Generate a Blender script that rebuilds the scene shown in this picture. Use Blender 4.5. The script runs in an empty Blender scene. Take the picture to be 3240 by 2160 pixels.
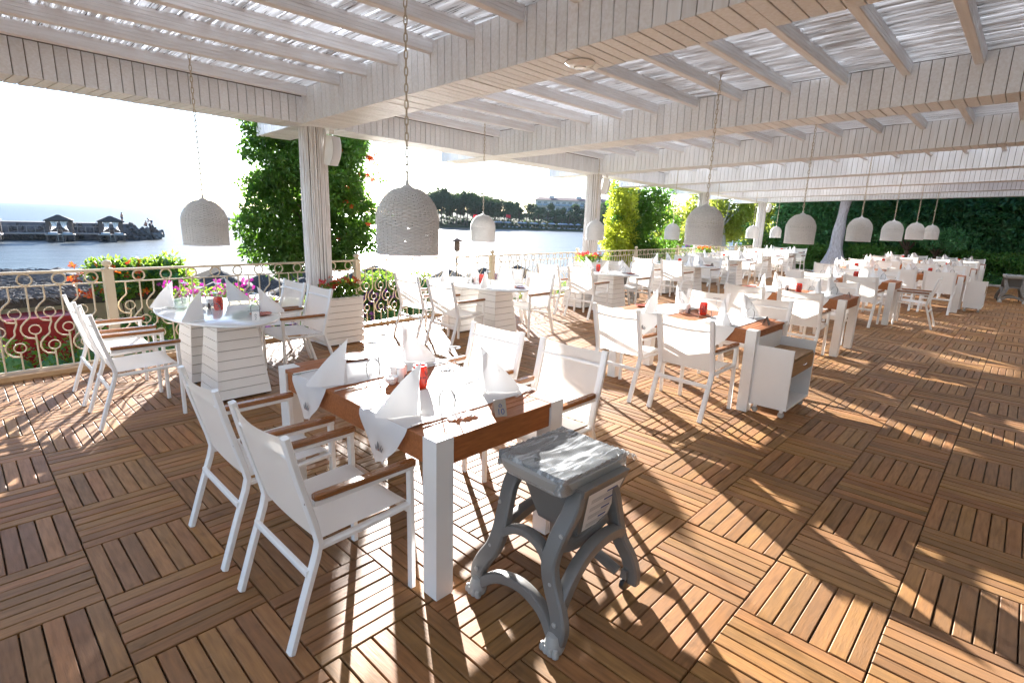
import bpy, math, random
import numpy as np
from mathutils import Matrix, Vector
random.seed(7); rng = np.random.default_rng(7)
sc = bpy.context.scene
COL = sc.collection
PI = math.pi

# ------------------------------------------------------------------ camera, sky, sun, exposure
cam_d = bpy.data.cameras.new('camera'); cam = bpy.data.objects.new('camera', cam_d); COL.objects.link(cam)
cam_d.sensor_width = 36.0; cam_d.sensor_fit = 'HORIZONTAL'; cam_d.lens = 1693.864 / 3240 * 36
cam_d.clip_start = 0.02; cam_d.clip_end = 20000
R3 = Matrix(((0.69192398, 0.1404752, -0.70817224), (-0.721265, 0.17784616, -0.66943823), (0.03190625, 0.97398022, 0.22437587)))
cam.matrix_world = Matrix.Translation((0, 0, 1.69)) @ R3.to_4x4()
sc.camera = cam
SUN_EL, SUN_AZ = math.radians(15.7), math.radians(57.5)          # azimuth counted from +X towards +Y
w = bpy.data.worlds.new('World'); sc.world = w; w.use_nodes = True
wn = w.node_tree; wn.nodes.clear()
wo = wn.nodes.new('ShaderNodeOutputWorld'); wb = wn.nodes.new('ShaderNodeBackground'); sky = wn.nodes.new('ShaderNodeTexSky')
sky.sky_type = 'NISHITA'; sky.sun_disc = False; sky.sun_elevation = SUN_EL; sky.sun_rotation = PI / 2 - SUN_AZ
sky.altitude = 0; sky.air_density = 0.8; sky.dust_density = 0.25; sky.ozone_density = 3.0
wb.inputs['Strength'].default_value = 0.062
wn.links.new(sky.outputs[0], wb.inputs[0]); wn.links.new(wb.outputs[0], wo.inputs[0])
sd = bpy.data.lights.new('sun', 'SUN'); sun = bpy.data.objects.new('sun', sd); COL.objects.link(sun)
sd.energy = 4.6; sd.angle = math.radians(0.55); sd.color = (1.0, 0.965, 0.92)
sdir = Vector((math.cos(SUN_AZ) * math.cos(SUN_EL), math.sin(SUN_AZ) * math.cos(SUN_EL), math.sin(SUN_EL)))
sun.rotation_euler = sdir.to_track_quat('Z', 'Y').to_euler()
vs = sc.view_settings; vs.view_transform = 'Standard'; vs.look = 'None'; vs.gamma = 1.0; vs.use_curve_mapping = False
vs.exposure = 2.85
sc.cycles.use_denoising = True; sc.cycles.max_bounces = 10; sc.cycles.diffuse_bounces = 6; sc.cycles.glossy_bounces = 4
sc.cycles.transmission_bounces = 6; sc.cycles.transparent_max_bounces = 12; sc.cycles.sample_clamp_indirect = 8.0
sc.cycles.caustics_reflective = False; sc.cycles.blur_glossy = 1.0; sc.cycles.caustics_refractive = False

# ------------------------------------------------------------------ materials
MATS = {}
def nd(nt, t, **kw):
    n = nt.nodes.new(t)
    for k, v in kw.items(): setattr(n, k, v)
    return n
def M(name, col, rough=0.5, var=0.0, vscale=8.0, stretch=(1, 1, 1), bump=0.0, bscale=60.0, rnd=0.0, hue=0.0, metal=0.0, spec=0.5,
      transl=0.0, tcol=None, alpha=0.0, coat=0.0, dark=None, sheen=0.0, wear=None):
    """principled material: var = noise variation, rnd = variation from piece to piece, transl = light passing through, alpha = see-through share"""
    m = bpy.data.materials.new(name); m.use_nodes = True; nt = m.node_tree; nt.nodes.clear(); L = nt.links.new
    out = nd(nt, 'ShaderNodeOutputMaterial'); p = nd(nt, 'ShaderNodeBsdfPrincipled')
    p.inputs['Roughness'].default_value = rough; p.inputs['Metallic'].default_value = metal; p.inputs['Specular IOR Level'].default_value = spec
    if coat: p.inputs['Coat Weight'].default_value = coat; p.inputs['Coat Roughness'].default_value = 0.15
    if sheen: p.inputs['Sheen Weight'].default_value = sheen
    rgb = nd(nt, 'ShaderNodeRGB'); rgb.outputs[0].default_value = (*col, 1); c = rgb.outputs[0]
    tc = nd(nt, 'ShaderNodeTexCoord'); mp = nd(nt, 'ShaderNodeMapping'); mp.inputs['Scale'].default_value = stretch
    L(tc.outputs['Object'], mp.inputs[0])
    r = None
    if rnd or hue:
        oi = nd(nt, 'ShaderNodeObjectInfo'); ge = nd(nt, 'ShaderNodeNewGeometry')
        ad = nd(nt, 'ShaderNodeMath', operation='ADD'); fr = nd(nt, 'ShaderNodeMath', operation='FRACT')
        L(oi.outputs['Random'], ad.inputs[0]); L(ge.outputs['Random Per Island'], ad.inputs[1]); L(ad.outputs[0], fr.inputs[0]); r = fr.outputs[0]
        off = nd(nt, 'ShaderNodeVectorMath', operation='ADD'); sv = nd(nt, 'ShaderNodeVectorMath', operation='SCALE'); sv.inputs[0].default_value = (37, 53, 71)
        L(r, sv.inputs['Scale']); L(mp.outputs[0], off.inputs[0]); L(sv.outputs[0], off.inputs[1]); vec = off.outputs[0]
        hs = nd(nt, 'ShaderNodeHueSaturation')
        mr = nd(nt, 'ShaderNodeMapRange'); mr.inputs[3].default_value = 1 - rnd; mr.inputs[4].default_value = 1 + rnd * 0.8
        L(r, mr.inputs[0]); L(mr.outputs[0], hs.inputs['Value'])
        if hue:
            m7 = nd(nt, 'ShaderNodeMath', operation='MULTIPLY'); m7.inputs[1].default_value = 7.13; f7 = nd(nt, 'ShaderNodeMath', operation='FRACT')
            L(r, m7.inputs[0]); L(m7.outputs[0], f7.inputs[0])
            mh = nd(nt, 'ShaderNodeMapRange'); mh.inputs[3].default_value = 0.5 - hue; mh.inputs[4].default_value = 0.5 + hue
            L(f7.outputs[0], mh.inputs[0]); L(mh.outputs[0], hs.inputs['Hue'])
        L(c, hs.inputs['Color']); c = hs.outputs[0]
    else: vec = mp.outputs[0]
    if var:
        no = nd(nt, 'ShaderNodeTexNoise'); no.inputs['Scale'].default_value = vscale; no.inputs['Detail'].default_value = 5
        L(vec, no.inputs['Vector'])
        mr = nd(nt, 'ShaderNodeMapRange'); mr.inputs[1].default_value = 0.3; mr.inputs[2].default_value = 0.7; mr.inputs[3].default_value = 0; mr.inputs[4].default_value = 1
        L(no.outputs[0], mr.inputs[0])
        mx = nd(nt, 'ShaderNodeMix', data_type='RGBA')
        d2 = nd(nt, 'ShaderNodeMix', data_type='RGBA', blend_type='MULTIPLY'); d2.inputs[0].default_value = 1.0
        dk = dark if dark else (1 - var,) * 3
        d2.inputs[7].default_value = (*dk, 1)
        L(c, d2.inputs[6]); L(mr.outputs[0], mx.inputs[0]); L(c, mx.inputs[6]); L(d2.outputs[2], mx.inputs[7]); c = mx.outputs[2]
        ro = nd(nt, 'ShaderNodeMapRange'); ro.inputs[3].default_value = max(0.02, rough - 0.08); ro.inputs[4].default_value = min(1, rough + 0.12)
        L(no.outputs[0], ro.inputs[0]); L(ro.outputs[0], p.inputs['Roughness'])
    if wear:
        ge2 = nd(nt, 'ShaderNodeNewGeometry'); nw = nd(nt, 'ShaderNodeTexNoise'); nw.inputs['Scale'].default_value = .55; nw.inputs['Detail'].default_value = 7; nw.inputs['Roughness'].default_value = .65
        L(ge2.outputs['Position'], nw.inputs['Vector']); mw = nd(nt, 'ShaderNodeMapRange'); mw.inputs[1].default_value = .42; mw.inputs[2].default_value = .72; mw.inputs[3].default_value = 0; mw.inputs[4].default_value = .6
        L(nw.outputs[0], mw.inputs[0]); xw = nd(nt, 'ShaderNodeMix', data_type='RGBA'); xw.inputs[7].default_value = (*wear, 1); L(mw.outputs[0], xw.inputs[0]); L(c, xw.inputs[6]); c = xw.outputs[2]
        ns = nd(nt, 'ShaderNodeTexNoise'); ns.inputs['Scale'].default_value = 9; ns.inputs['Detail'].default_value = 4; L(ge2.outputs['Position'], ns.inputs['Vector'])
        m3 = nd(nt, 'ShaderNodeMapRange'); m3.inputs[1].default_value = .62; m3.inputs[2].default_value = .78; m3.inputs[3].default_value = 1; m3.inputs[4].default_value = .62; L(ns.outputs[0], m3.inputs[0])
        x3 = nd(nt, 'ShaderNodeVectorMath', operation='SCALE'); L(c, x3.inputs[0]); L(m3.outputs[0], x3.inputs['Scale']); c = x3.outputs[0]
    L(c, p.inputs['Base Color'])
    if bump:
        nb = nd(nt, 'ShaderNodeTexNoise'); nb.inputs['Scale'].default_value = bscale; nb.inputs['Detail'].default_value = 3; L(vec, nb.inputs['Vector'])
        bp = nd(nt, 'ShaderNodeBump'); bp.inputs['Strength'].default_value = bump; bp.inputs['Distance'].default_value = 0.01
        L(nb.outputs[0], bp.inputs['Height']); L(bp.outputs[0], p.inputs['Normal'])
    s = p.outputs[0]
    if transl:
        t = nd(nt, 'ShaderNodeBsdfTranslucent'); ms = nd(nt, 'ShaderNodeMixShader'); ms.inputs[0].default_value = transl
        if tcol: t.inputs[0].default_value = (*tcol, 1)
        else: L(c, t.inputs[0])
        L(s, ms.inputs[1]); L(t.outputs[0], ms.inputs[2]); s = ms.outputs[0]
    if alpha:
        t = nd(nt, 'ShaderNodeBsdfTransparent'); ms = nd(nt, 'ShaderNodeMixShader'); ms.inputs[0].default_value = alpha
        L(s, ms.inputs[1]); L(t.outputs[0], ms.inputs[2]); s = ms.outputs[0]
    L(s, out.inputs[0]); MATS[name] = m
    return m
def glassy(name, tint, ior=1.45, rough=0.02, film=0.0, bump=0.0):
    """thin clear glass or film: reflects by angle, otherwise lets light straight through"""
    m = bpy.data.materials.new(name); m.use_nodes = True; nt = m.node_tree; nt.nodes.clear(); L = nt.links.new
    out = nd(nt, 'ShaderNodeOutputMaterial'); g = nd(nt, 'ShaderNodeBsdfGlossy'); g.inputs['Roughness'].default_value = rough
    t = nd(nt, 'ShaderNodeBsdfTransparent'); t.inputs[0].default_value = (*tint, 1); fr = nd(nt, 'ShaderNodeFresnel'); fr.inputs[0].default_value = ior
    ms = nd(nt, 'ShaderNodeMixShader'); L(fr.outputs[0], ms.inputs[0]); L(t.outputs[0], ms.inputs[1]); L(g.outputs[0], ms.inputs[2]); s = ms.outputs[0]
    if bump:
        tc = nd(nt, 'ShaderNodeTexCoord'); mp = nd(nt, 'ShaderNodeMapping'); mp.inputs['Scale'].default_value = (.35, 1.9, 1); mp.inputs['Rotation'].default_value = (0, 0, 0.7)
        no = nd(nt, 'ShaderNodeTexNoise'); no.inputs['Scale'].default_value = 14; no.inputs['Detail'].default_value = 4; no.inputs['Distortion'].default_value = 1.2
        L(tc.outputs['Object'], mp.inputs[0]); L(mp.outputs[0], no.inputs[0])
        bp = nd(nt, 'ShaderNodeBump'); bp.inputs['Strength'].default_value = bump; bp.inputs['Distance'].default_value = 0.03
        L(no.outputs[0], bp.inputs['Height']); L(bp.outputs[0], g.inputs['Normal']); L(bp.outputs[0], fr.inputs['Normal'])
    if film:
        d = nd(nt, 'ShaderNodeBsdfDiffuse'); d.inputs[0].default_value = (.85, .88, .9, 1); m2 = nd(nt, 'ShaderNodeMixShader'); m2.inputs[0].default_value = film
        L(s, m2.inputs[1]); L(d.outputs[0], m2.inputs[2]); s = m2.outputs[0]
        if bump:
            mr = nd(nt, 'ShaderNodeMapRange'); mr.inputs[1].default_value = .47; mr.inputs[2].default_value = .72; mr.inputs[3].default_value = film; mr.inputs[4].default_value = .65; L(no.outputs[0], mr.inputs[0]); L(mr.outputs[0], m2.inputs[0])
    L(s, out.inputs[0]); MATS[name] = m; return m

M('deck_wood', (0.31, 0.148, 0.049), 0.52, var=.38, vscale=7, stretch=(1, 9, 9), bump=.12, bscale=22, rnd=.30, hue=.007, spec=.2, wear=(0.24, 0.155, 0.10))
M('deck_gap', (0.06, 0.038, 0.024), 0.9)
M('table_wood', (0.42, 0.145, 0.045), 0.48, var=.30, vscale=6, stretch=(2, 14, 14), bump=.05, bscale=20, rnd=.10, spec=.28)
M('arm_wood', (0.34, 0.14, 0.05), 0.25, var=.35, vscale=9, stretch=(14, 2, 14), rnd=.12, spec=.5)
M('white_board', (0.84, 0.865, 0.89), 0.5, var=.10, vscale=5, stretch=(9, 9, .8), bump=.12, bscale=18, rnd=.07, dark=(.88, .86, .83))
M('white_paint', (0.83, 0.82, 0.80), 0.45, var=.05, vscale=4, bump=.04, bscale=30)
M('beam_core', (0.16, 0.13, 0.11), 0.9)
M('rafter_wood', (0.84, 0.86, 0.885), 0.55, var=.14, vscale=4, stretch=(.5, 8, 8), bump=.15, bscale=20, rnd=.05, dark=(.84, .80, .77))
M('reed', (0.91, 0.92, 0.93), 0.6, var=.12, vscale=4, rnd=.08, dark=(.88, .86, .84), transl=.78)
M('gap_shade', (0.10, 0.085, 0.08), 0.9)  # colour of the shade painted between the reeds
M('fill_light_cloth', (0.90, 0.91, 0.92), 0.9, var=.05, vscale=3, transl=.84)  # strong translucency made up to leak sun and sky below as fill light
M('column_reed', (0.88, 0.885, 0.89), 0.55, var=.28, vscale=9, stretch=(6, 6, .6), rnd=.10, dark=(.74, .69, .66), bump=.2, bscale=30)
M('alu_white', (0.84, 0.835, 0.82), 0.35, var=.03, vscale=6, spec=.5)
M('sling', (0.88, 0.865, 0.84), 0.7, transl=.5, tcol=(.92, .88, .82), alpha=.07, bump=.1, bscale=700, rnd=.02)
M('sling_seat', (0.84, 0.825, 0.80), 0.7, transl=.12, tcol=(.86, .82, .76), bump=.1, bscale=700, rnd=.02)
M('marble', (0.86, 0.86, 0.855), 0.08, var=.30, vscale=2.2, stretch=(1, 2.6, 1), dark=(.72, .74, .76), spec=.6, rnd=.02)
M('cloth', (0.86, 0.855, 0.85), 0.8, transl=.22, bump=.15, bscale=500, sheen=.1)
M('emblem_grey', (0.17, 0.17, 0.175), 0.7); M('emblem_red', (0.55, 0.09, 0.04), 0.7)
M('red_glaze', (0.72, 0.055, 0.03), 0.22, transl=.25, tcol=(.95, .10, .03), coat=.3); M('red_dark', (0.26, 0.012, 0.01), 0.5)
M('rust_plate', (0.42, 0.10, 0.06), 0.25, var=.1); M('ceramic', (0.82, 0.81, 0.79), 0.2, coat=.2); M('pepper', (0.09, 0.075, 0.065), 0.4)
M('steel', (0.72, 0.72, 0.72), 0.16, metal=1.0); M('sign_card', (0.40, 0.34, 0.28), 0.5); M('ink_blue', (0.05, 0.09, 0.24), 0.6)
M('wicker', (0.87, 0.86, 0.85), 0.42, transl=.30, var=.06, vscale=30, rnd=.06, coat=.15)
M('chain_metal', (0.50, 0.43, 0.33), 0.4, metal=.3); M('rail_paint', (0.62, 0.52, 0.37), 0.4, var=.08, vscale=5)
M('edging', (0.52, 0.33, 0.17), 0.5, var=.18, vscale=5); M('grey_plastic', (0.175, 0.168, 0.158), 0.42, var=.06, vscale=10, bump=.05, bscale=160)
M('grey_light', (0.36, 0.355, 0.335), 0.4); M('dark_plastic', (0.022, 0.023, 0.025), 0.45); M('paper', (0.76, 0.74, 0.72), 0.7)
M('label_blue', (0.06, 0.10, 0.28), 0.6); M('print_grey', (0.42, 0.41, 0.40), 0.8)
M('drawer_wood', (0.40, 0.22, 0.09), 0.4, var=.25, vscale=5, stretch=(1, 10, 10))
glassy('glass', (.97, .975, .98), ior=1.16, film=.05); glassy('film', (.94, .96, .96), ior=1.55, rough=.05, film=.14, bump=.35)
LG = dict(rough=.4, spec=.5, rnd=.40, hue=.025)
M('vine_leaf', (0.045, 0.115, 0.016), transl=.42, tcol=(.16, .34, .03), **LG)
M('vine_leaf_sunlit', (0.15, 0.21, 0.018), transl=.55, tcol=(.55, .60, .05), **LG)  # lighter, yellower copy of the vine leaf: sunlight put into the colour
M('hedge_leaf', (0.07, 0.19, 0.028), transl=.30, tcol=(.10, .24, .03), **LG)
M('hedge_dark', (0.055, 0.19, 0.065), transl=.25, tcol=(.05, .17, .04), **LG)
M('shrub_leaf', (0.055, 0.135, 0.016), transl=.45, tcol=(.26, .42, .04), **LG)
M('willow_leaf', (0.15, 0.20, 0.025), transl=.5, tcol=(.48, .54, .08), **LG)
M('pine_leaf', (0.060, 0.105, 0.055), rough=.7, spec=.2, rnd=.45, hue=.03, transl=.2, tcol=(.10, .16, .04)); M('palm_leaf', (0.075, 0.125, 0.055), rough=.6, spec=.2, rnd=.4, hue=.03)
M('petal_orange', (0.55, 0.10, 0.01), 0.5, rnd=.25, hue=.02, transl=.35); M('petal_red', (0.72, 0.04, 0.03), 0.5, rnd=.3, hue=.02, transl=.3)
M('petal_magenta', (0.33, 0.02, 0.22), 0.5, rnd=.35, hue=.02, transl=.4); M('petal_purple', (0.14, 0.03, 0.20), 0.6, rnd=.3, transl=.2)
M('bark', (0.12, 0.085, 0.06), 0.9, var=.4, vscale=20, bump=.5, bscale=30); M('bark_pale', (0.50, 0.52, 0.60), 0.85, var=.45, vscale=9, stretch=(4, 4, .7), bump=.9, bscale=14)
M('thatch', (0.17, 0.145, 0.125), 0.9, rnd=.45, hue=.02); M('thatch_base', (0.09, 0.075, 0.065), 0.95, var=.4, vscale=20)
M('siding', (0.62, 0.55, 0.44), 0.6, var=.1, vscale=6, rnd=.05); M('red_metal', (0.24, 0.006, 0.010), 0.4, var=.08)
M('sand', (0.34, 0.285, 0.22), 0.95, var=.25, vscale=1.5, bump=.4, bscale=6, spec=.05); M('soil', (0.07, 0.085, 0.045), 0.95, var=.5, vscale=2, spec=.02)
M('rock', (0.17, 0.155, 0.145), 0.9, spec=.1, var=.4, vscale=1.2, rnd=.35, hue=.02, bump=.5, bscale=3); M('cabin_wood', (0.13, 0.09, 0.075), 0.7, var=.3, vscale=3)
M('concrete', (0.38, 0.34, 0.30), 0.9, var=.25, vscale=2); M('skin', (0.38, 0.20, 0.13), 0.6); M('trunks', (0.05, 0.06, 0.10), 0.8)
M('hotel_wall', (0.62, 0.56, 0.52), 0.8, var=.08, vscale=.3); M('hotel_glass', (0.10, 0.13, 0.16), 0.15); M('hotel_roof', (0.36, 0.20, 0.16), 0.8)
M('parasol_white', (0.34, 0.38, 0.42), 0.8); M('flag_red', (0.80, 0.03, 0.04), 0.6, transl=.3); M('kerb_stone', (0.55, 0.52, 0.48), 0.8, var=.2, vscale=6)
M('sign_purple', (0.09, 0.025, 0.17), 0.5); M('speaker_grille', (0.66, 0.67, 0.69), 0.6, bump=.1, bscale=400)
def water():
    m = bpy.data.materials.new('sea_water'); m.use_nodes = True; nt = m.node_tree; L = nt.links.new; p = nt.nodes['Principled BSDF']
    p.inputs['Base Color'].default_value = (0.030, 0.040, 0.042, 1); p.inputs['Roughness'].default_value = 0.36; p.inputs['IOR'].default_value = 1.33; p.inputs['Specular IOR Level'].default_value = .36
    tc = nd(nt, 'ShaderNodeTexCoord'); mp = nd(nt, 'ShaderNodeMapping'); mp.inputs['Scale'].default_value = (.55, 1.5, 1); mp.inputs['Rotation'].default_value = (0, 0, .75)
    L(tc.outputs['Object'], mp.inputs[0]); h = None
    for s, k in ((.9, 1.0), (.16, 2.2)):
        n = nd(nt, 'ShaderNodeTexNoise'); n.inputs['Scale'].default_value = s; n.inputs['Detail'].default_value = 6; n.inputs['Roughness'].default_value = .62
        L(mp.outputs[0], n.inputs[0]); mu = nd(nt, 'ShaderNodeMath', operation='MULTIPLY'); mu.inputs[1].default_value = k; L(n.outputs[0], mu.inputs[0])
        if h is None: h = mu.outputs[0]
        else:
            a = nd(nt, 'ShaderNodeMath', operation='ADD'); L(h, a.inputs[0]); L(mu.outputs[0], a.inputs[1]); h = a.outputs[0]
    b = nd(nt, 'ShaderNodeBump'); b.inputs['Strength'].default_value = .55; b.inputs['Distance'].default_value = .35; L(h, b.inputs['Height']); L(b.outputs[0], p.inputs['Normal'])
    MATS['sea_water'] = m
water()

# ------------------------------------------------------------------ mesh helpers
class MB:
    def __init__(s): s.v = []; s.f = []; s.n = 0
    def add(s, vs, fs, mt=None):
        if mt is not None: vs = [mt @ Vector(v) for v in vs]
        s.v.extend([tuple(v) for v in vs]); s.f.extend([tuple(i + s.n for i in f) for f in fs]); s.n += len(vs); return s
    def box(s, x0, x1, y0, y1, z0, z1, mt=None):
        return s.add([(x0, y0, z0), (x1, y0, z0), (x1, y1, z0), (x0, y1, z0), (x0, y0, z1), (x1, y0, z1), (x1, y1, z1), (x0, y1, z1)],
                     [(0, 3, 2, 1), (4, 5, 6, 7), (0, 1, 5, 4), (1, 2, 6, 5), (2, 3, 7, 6), (3, 0, 4, 7)], mt)
    def bbox(s, x0, x1, y0, y1, z0, z1, b, mt=None):
        """box with bevelled upper edges"""
        return s.add([(x0, y0, z0), (x1, y0, z0), (x1, y1, z0), (x0, y1, z0), (x0, y0, z1 - b), (x1, y0, z1 - b), (x1, y1, z1 - b), (x0, y1, z1 - b),
                      (x0 + b, y0 + b, z1), (x1 - b, y0 + b, z1), (x1 - b, y1 - b, z1), (x0 + b, y1 - b, z1)],
                     [(0, 3, 2, 1), (0, 1, 5, 4), (1, 2, 6, 5), (2, 3, 7, 6), (3, 0, 4, 7), (4, 5, 9, 8), (5, 6, 10, 9), (6, 7, 11, 10), (7, 4, 8, 11), (8, 9, 10, 11)], mt)
    def lathe(s, prof, n=16, mt=None, cap=True):
        vs, fs = [], []
        for r, z in prof:
            for i in range(n): a = 2 * PI * i / n; vs.append((r * math.cos(a), r * math.sin(a), z))
        for k in range(len(prof) - 1):
            for i in range(n): j = (i + 1) % n; fs.append((k * n + i, k * n + j, (k + 1) * n + j, (k + 1) * n + i))
        if cap:
            fs.append(tuple(reversed(range(n)))); o = (len(prof) - 1) * n; fs.append(tuple(o + i for i in range(n)))
        return s.add(vs, fs, mt)
    def tube(s, pts, r, n=6, closed=False, up=(0, 0, 1), mt=None, sec=None, cap=True):
        """sweep along pts; r a number or one per point; sec = (width, height) of a rounded flat section"""
        P = [Vector(p) for p in pts]; m = len(P); vs, fs = [], []; U = Vector(up)
        for i in range(m):
            a = P[(i - 1) % m] if (closed or i > 0) else P[i]; b = P[(i + 1) % m] if (closed or i < m - 1) else P[i]
            t = (b - a).normalized(); x = U.cross(t)
            if x.length < 1e-4: x = Vector((1, 0, 0)).cross(t)
            if x.length < 1e-4: x = Vector((0, 1, 0)).cross(t)
            x.normalize(); y = t.cross(x); ri = r[i] if isinstance(r, (list, tuple)) else r
            for k in range(n):
                an = 2 * PI * (k + .5) / n; ca, sa = math.cos(an), math.sin(an)
                if sec:
                    e = .45; ca = math.copysign(abs(ca) ** e, ca) * sec[0]; sa = math.copysign(abs(sa) ** e, sa) * sec[1]
                vs.append(P[i] + (x * ca + y * sa) * ri)
        for i in range(m if closed else m - 1):
            j = (i + 1) % m
            for k in range(n): l = (k + 1) % n; fs.append((i * n + k, i * n + l, j * n + l, j * n + k))
        if not closed and cap: fs.append(tuple(reversed(range(n)))); fs.append(tuple((m - 1) * n + k for k in range(n)))
        return s.add(vs, fs, mt)
    def prism(s, poly, z0, z1, mt=None):
        n = len(poly); vs = [(x, y, z0) for x, y in poly] + [(x, y, z1) for x, y in poly]
        return s.add(vs, [tuple(reversed(range(n))), tuple(range(n, 2 * n))] + [(i, (i + 1) % n, n + (i + 1) % n, n + i) for i in range(n)], mt)
    def grid(s, fn, nu, nv, mt=None):
        vs = [fn(u / nu, v / nv) for v in range(nv + 1) for u in range(nu + 1)]
        return s.add(vs, [(v * (nu + 1) + u, v * (nu + 1) + u + 1, (v + 1) * (nu + 1) + u + 1, (v + 1) * (nu + 1) + u) for v in range(nv) for u in range(nu)], mt)
    def mesh(s, name, mat, smooth=False):
        me = bpy.data.meshes.new(name); me.from_pydata(s.v, [], s.f)
        if mat: me.materials.append(MATS[mat])
        if smooth:
            me.polygons.foreach_set('use_smooth', [True] * len(me.polygons))
            try: me.set_sharp_from_angle(angle=math.radians(40))
            except Exception: pass
        me.update(); return me
    def build(s, name, mat, parent=None, smooth=False, loc=None, rz=0): return put(name, s.mesh(name, mat, smooth), parent, loc, rz)
def put(name, me, parent=None, loc=None, rz=0, rot=None):
    o = bpy.data.objects.new(name, me); COL.objects.link(o)
    if parent: o.parent = parent
    if loc is not None: o.location = loc
    if rot: o.rotation_euler = rot
    elif rz: o.rotation_euler = (0, 0, rz)
    return o
def thing(name, label, cat, loc=(0, 0, 0), rz=0, group=None):
    o = bpy.data.objects.new(name, None); COL.objects.link(o); o.location = loc; o.rotation_euler = (0, 0, rz); o.empty_display_size = .1
    o['label'] = label; o['category'] = cat
    if group: o['group'] = group
    return o
def tag(o, label, cat, group=None):
    o['label'] = label; o['category'] = cat
    if group: o['group'] = group
    return o
def kind(o, k): o['kind'] = k; return o
def dup(src, loc, rz=0, label=None, group=None, cat=None):
    def rec(o, par):
        c = o.copy(); COL.objects.link(c); c.parent = par
        if par: c.matrix_parent_inverse = o.matrix_parent_inverse.copy()
        for ch in o.children: rec(ch, c)
        return c
    r = rec(src, None); r.location = loc; r.rotation_euler = (0, 0, rz)
    if label: r['label'] = label
    if group: r['group'] = group
    if cat: r['category'] = cat
    return r
class Pool:
    """first use moves the prototype itself, later uses copy it"""
    def __init__(s, make): s.make = make; s.p = None
    def at(s, loc, rz, label, group=None):
        if s.p is None:
            s.p = s.make(); o = s.p; o.location = loc; o.rotation_euler = (0, 0, rz); o['label'] = label
            if group: o['group'] = group
            return o
        return dup(s.p, loc, rz, label, group)
def leaves(mb, pts, size, out=None, jit=.6, aspect=.5, droop=.0):
    """many small bent leaf faces at pts; out = outward directions the leaves lean to"""
    n = len(pts); pts = np.asarray(pts, float)
    d = rng.normal(size=(n, 3)); d /= np.linalg.norm(d, axis=1)[:, None]
    if out is not None: d = d * jit + np.asarray(out) * (1 - jit)
    d[:, 2] -= droop; d /= np.linalg.norm(d, axis=1)[:, None] + 1e-9
    q = rng.normal(size=(n, 3)); sd_ = np.cross(d, q); sd_ /= np.linalg.norm(sd_, axis=1)[:, None] + 1e-9
    nn = np.cross(d, sd_); L = size * rng.uniform(.6, 1.35, n)[:, None]; W = L * aspect
    a = pts; b = pts + d * L * .45 + sd_ * W * .5 + nn * L * .08; c = pts + d * L - nn * L * .05; e = pts + d * L * .45 - sd_ * W * .5 + nn * L * .08
    V = np.stack([a, b, c, e], 1).reshape(-1, 3); o = mb.n
    mb.v.extend(map(tuple, V.tolist())); mb.f.extend([(o + 4 * i, o + 4 * i + 1, o + 4 * i + 2, o + 4 * i + 3) for i in range(n)]); mb.n += 4 * n
def in_blob(n, c, r, hollow=.45):
    d = rng.normal(size=(n, 3)); d /= np.linalg.norm(d, axis=1)[:, None]; t = (hollow + (1 - hollow) * rng.uniform(0, 1, n) ** .6)[:, None]
    return np.asarray(c) + d * t * np.asarray(r), d
def clumpy(n, blobs, size, mb, jit=.6, aspect=.5, droop=0, hollow=.45):
    vol = np.array([r[0] * r[1] * r[2] for _, r in blobs]) ** .67; k = (n * vol / vol.sum()).astype(int) + 1
    for (c, r), m in zip(blobs, k):
        p, d = in_blob(m, c, r, hollow); leaves(mb, p, size, d, jit, aspect, droop)
def flowers(mb, pts, size):
    """five-petal blooms, one small fan of faces each"""
    for p in pts:
        a0 = rng.uniform(0, 6.28); nrm = Vector((rng.normal() * .6 - .5, rng.normal() * .6 - .6, rng.normal() * .5 + .35)).normalized(); q = nrm.to_track_quat('Z', 'Y').to_matrix()
        for k in range(5):
            a = a0 + k * 1.257; s_ = size * rng.uniform(.8, 1.2)
            f = [(0, 0, -.3 * s_), (math.cos(a - .5) * s_ * .7, math.sin(a - .5) * s_ * .7, 0), (math.cos(a) * s_, math.sin(a) * s_, .12 * s_), (math.cos(a + .5) * s_ * .7, math.sin(a + .5) * s_ * .7, 0)]
            mb.add([Vector(p) + q @ Vector(v) for v in f], [(0, 1, 2, 3)])
def rail_y(x): return 7.03 + .07 * (x - 1.15)
def rail_z(x): return -.0067 * (x - 1.15)
def col_y(x): return 6.75 + .083 * (x - 3.38)
def beam_z(y): return 2.71 + .029 * (6.75 - y)            # underside of the cross beams: the roof rises away from the sea

# ------------------------------------------------------------------ sea, shore, ground
SEA = -3.81
def ring_sheet(name, mat, x0, x1, y0, y1, z, nx=1, ny=1):
    mb = MB(); mb.grid(lambda u, v: (x0 + (x1 - x0) * u, y0 + (y1 - y0) * v, z), nx, ny); return kind(mb.build(name, mat), 'structure')
ring_sheet('sea', 'sea_water', -9000, 9000, 12, 12000, SEA)
g = MB()
def gz(x, y):
    if y < 9.5: return -1.25
    t = min(1, (y - 9.5) / 16); z = -1.25 - 2.2 * t ** .8
    if y > 19: z -= (y - 19) * .22
    if x > 26: z += min(1, (x - 26) / 12) * .6
    return z
g.grid(lambda u, v: (-60 + 150 * u, 7.0 + 25 * v, gz(-60 + 150 * u, 7.0 + 25 * v) + .05 * math.sin(u * 90) * math.sin(v * 31)), 60, 25)
kind(g.build('beach', 'sand', smooth=True), 'structure')
g = MB(); g.grid(lambda u, v: (-12 + 60 * u, 7.0 + 3.2 * v, -1.2 + .02 * math.sin(u * 120) - .2 * v), 40, 3); kind(g.build('garden_bed', 'soil'), 'structure')
ring_sheet('terrain', 'soil', 24.2, 120, -60, 7.0, -.06)
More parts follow.
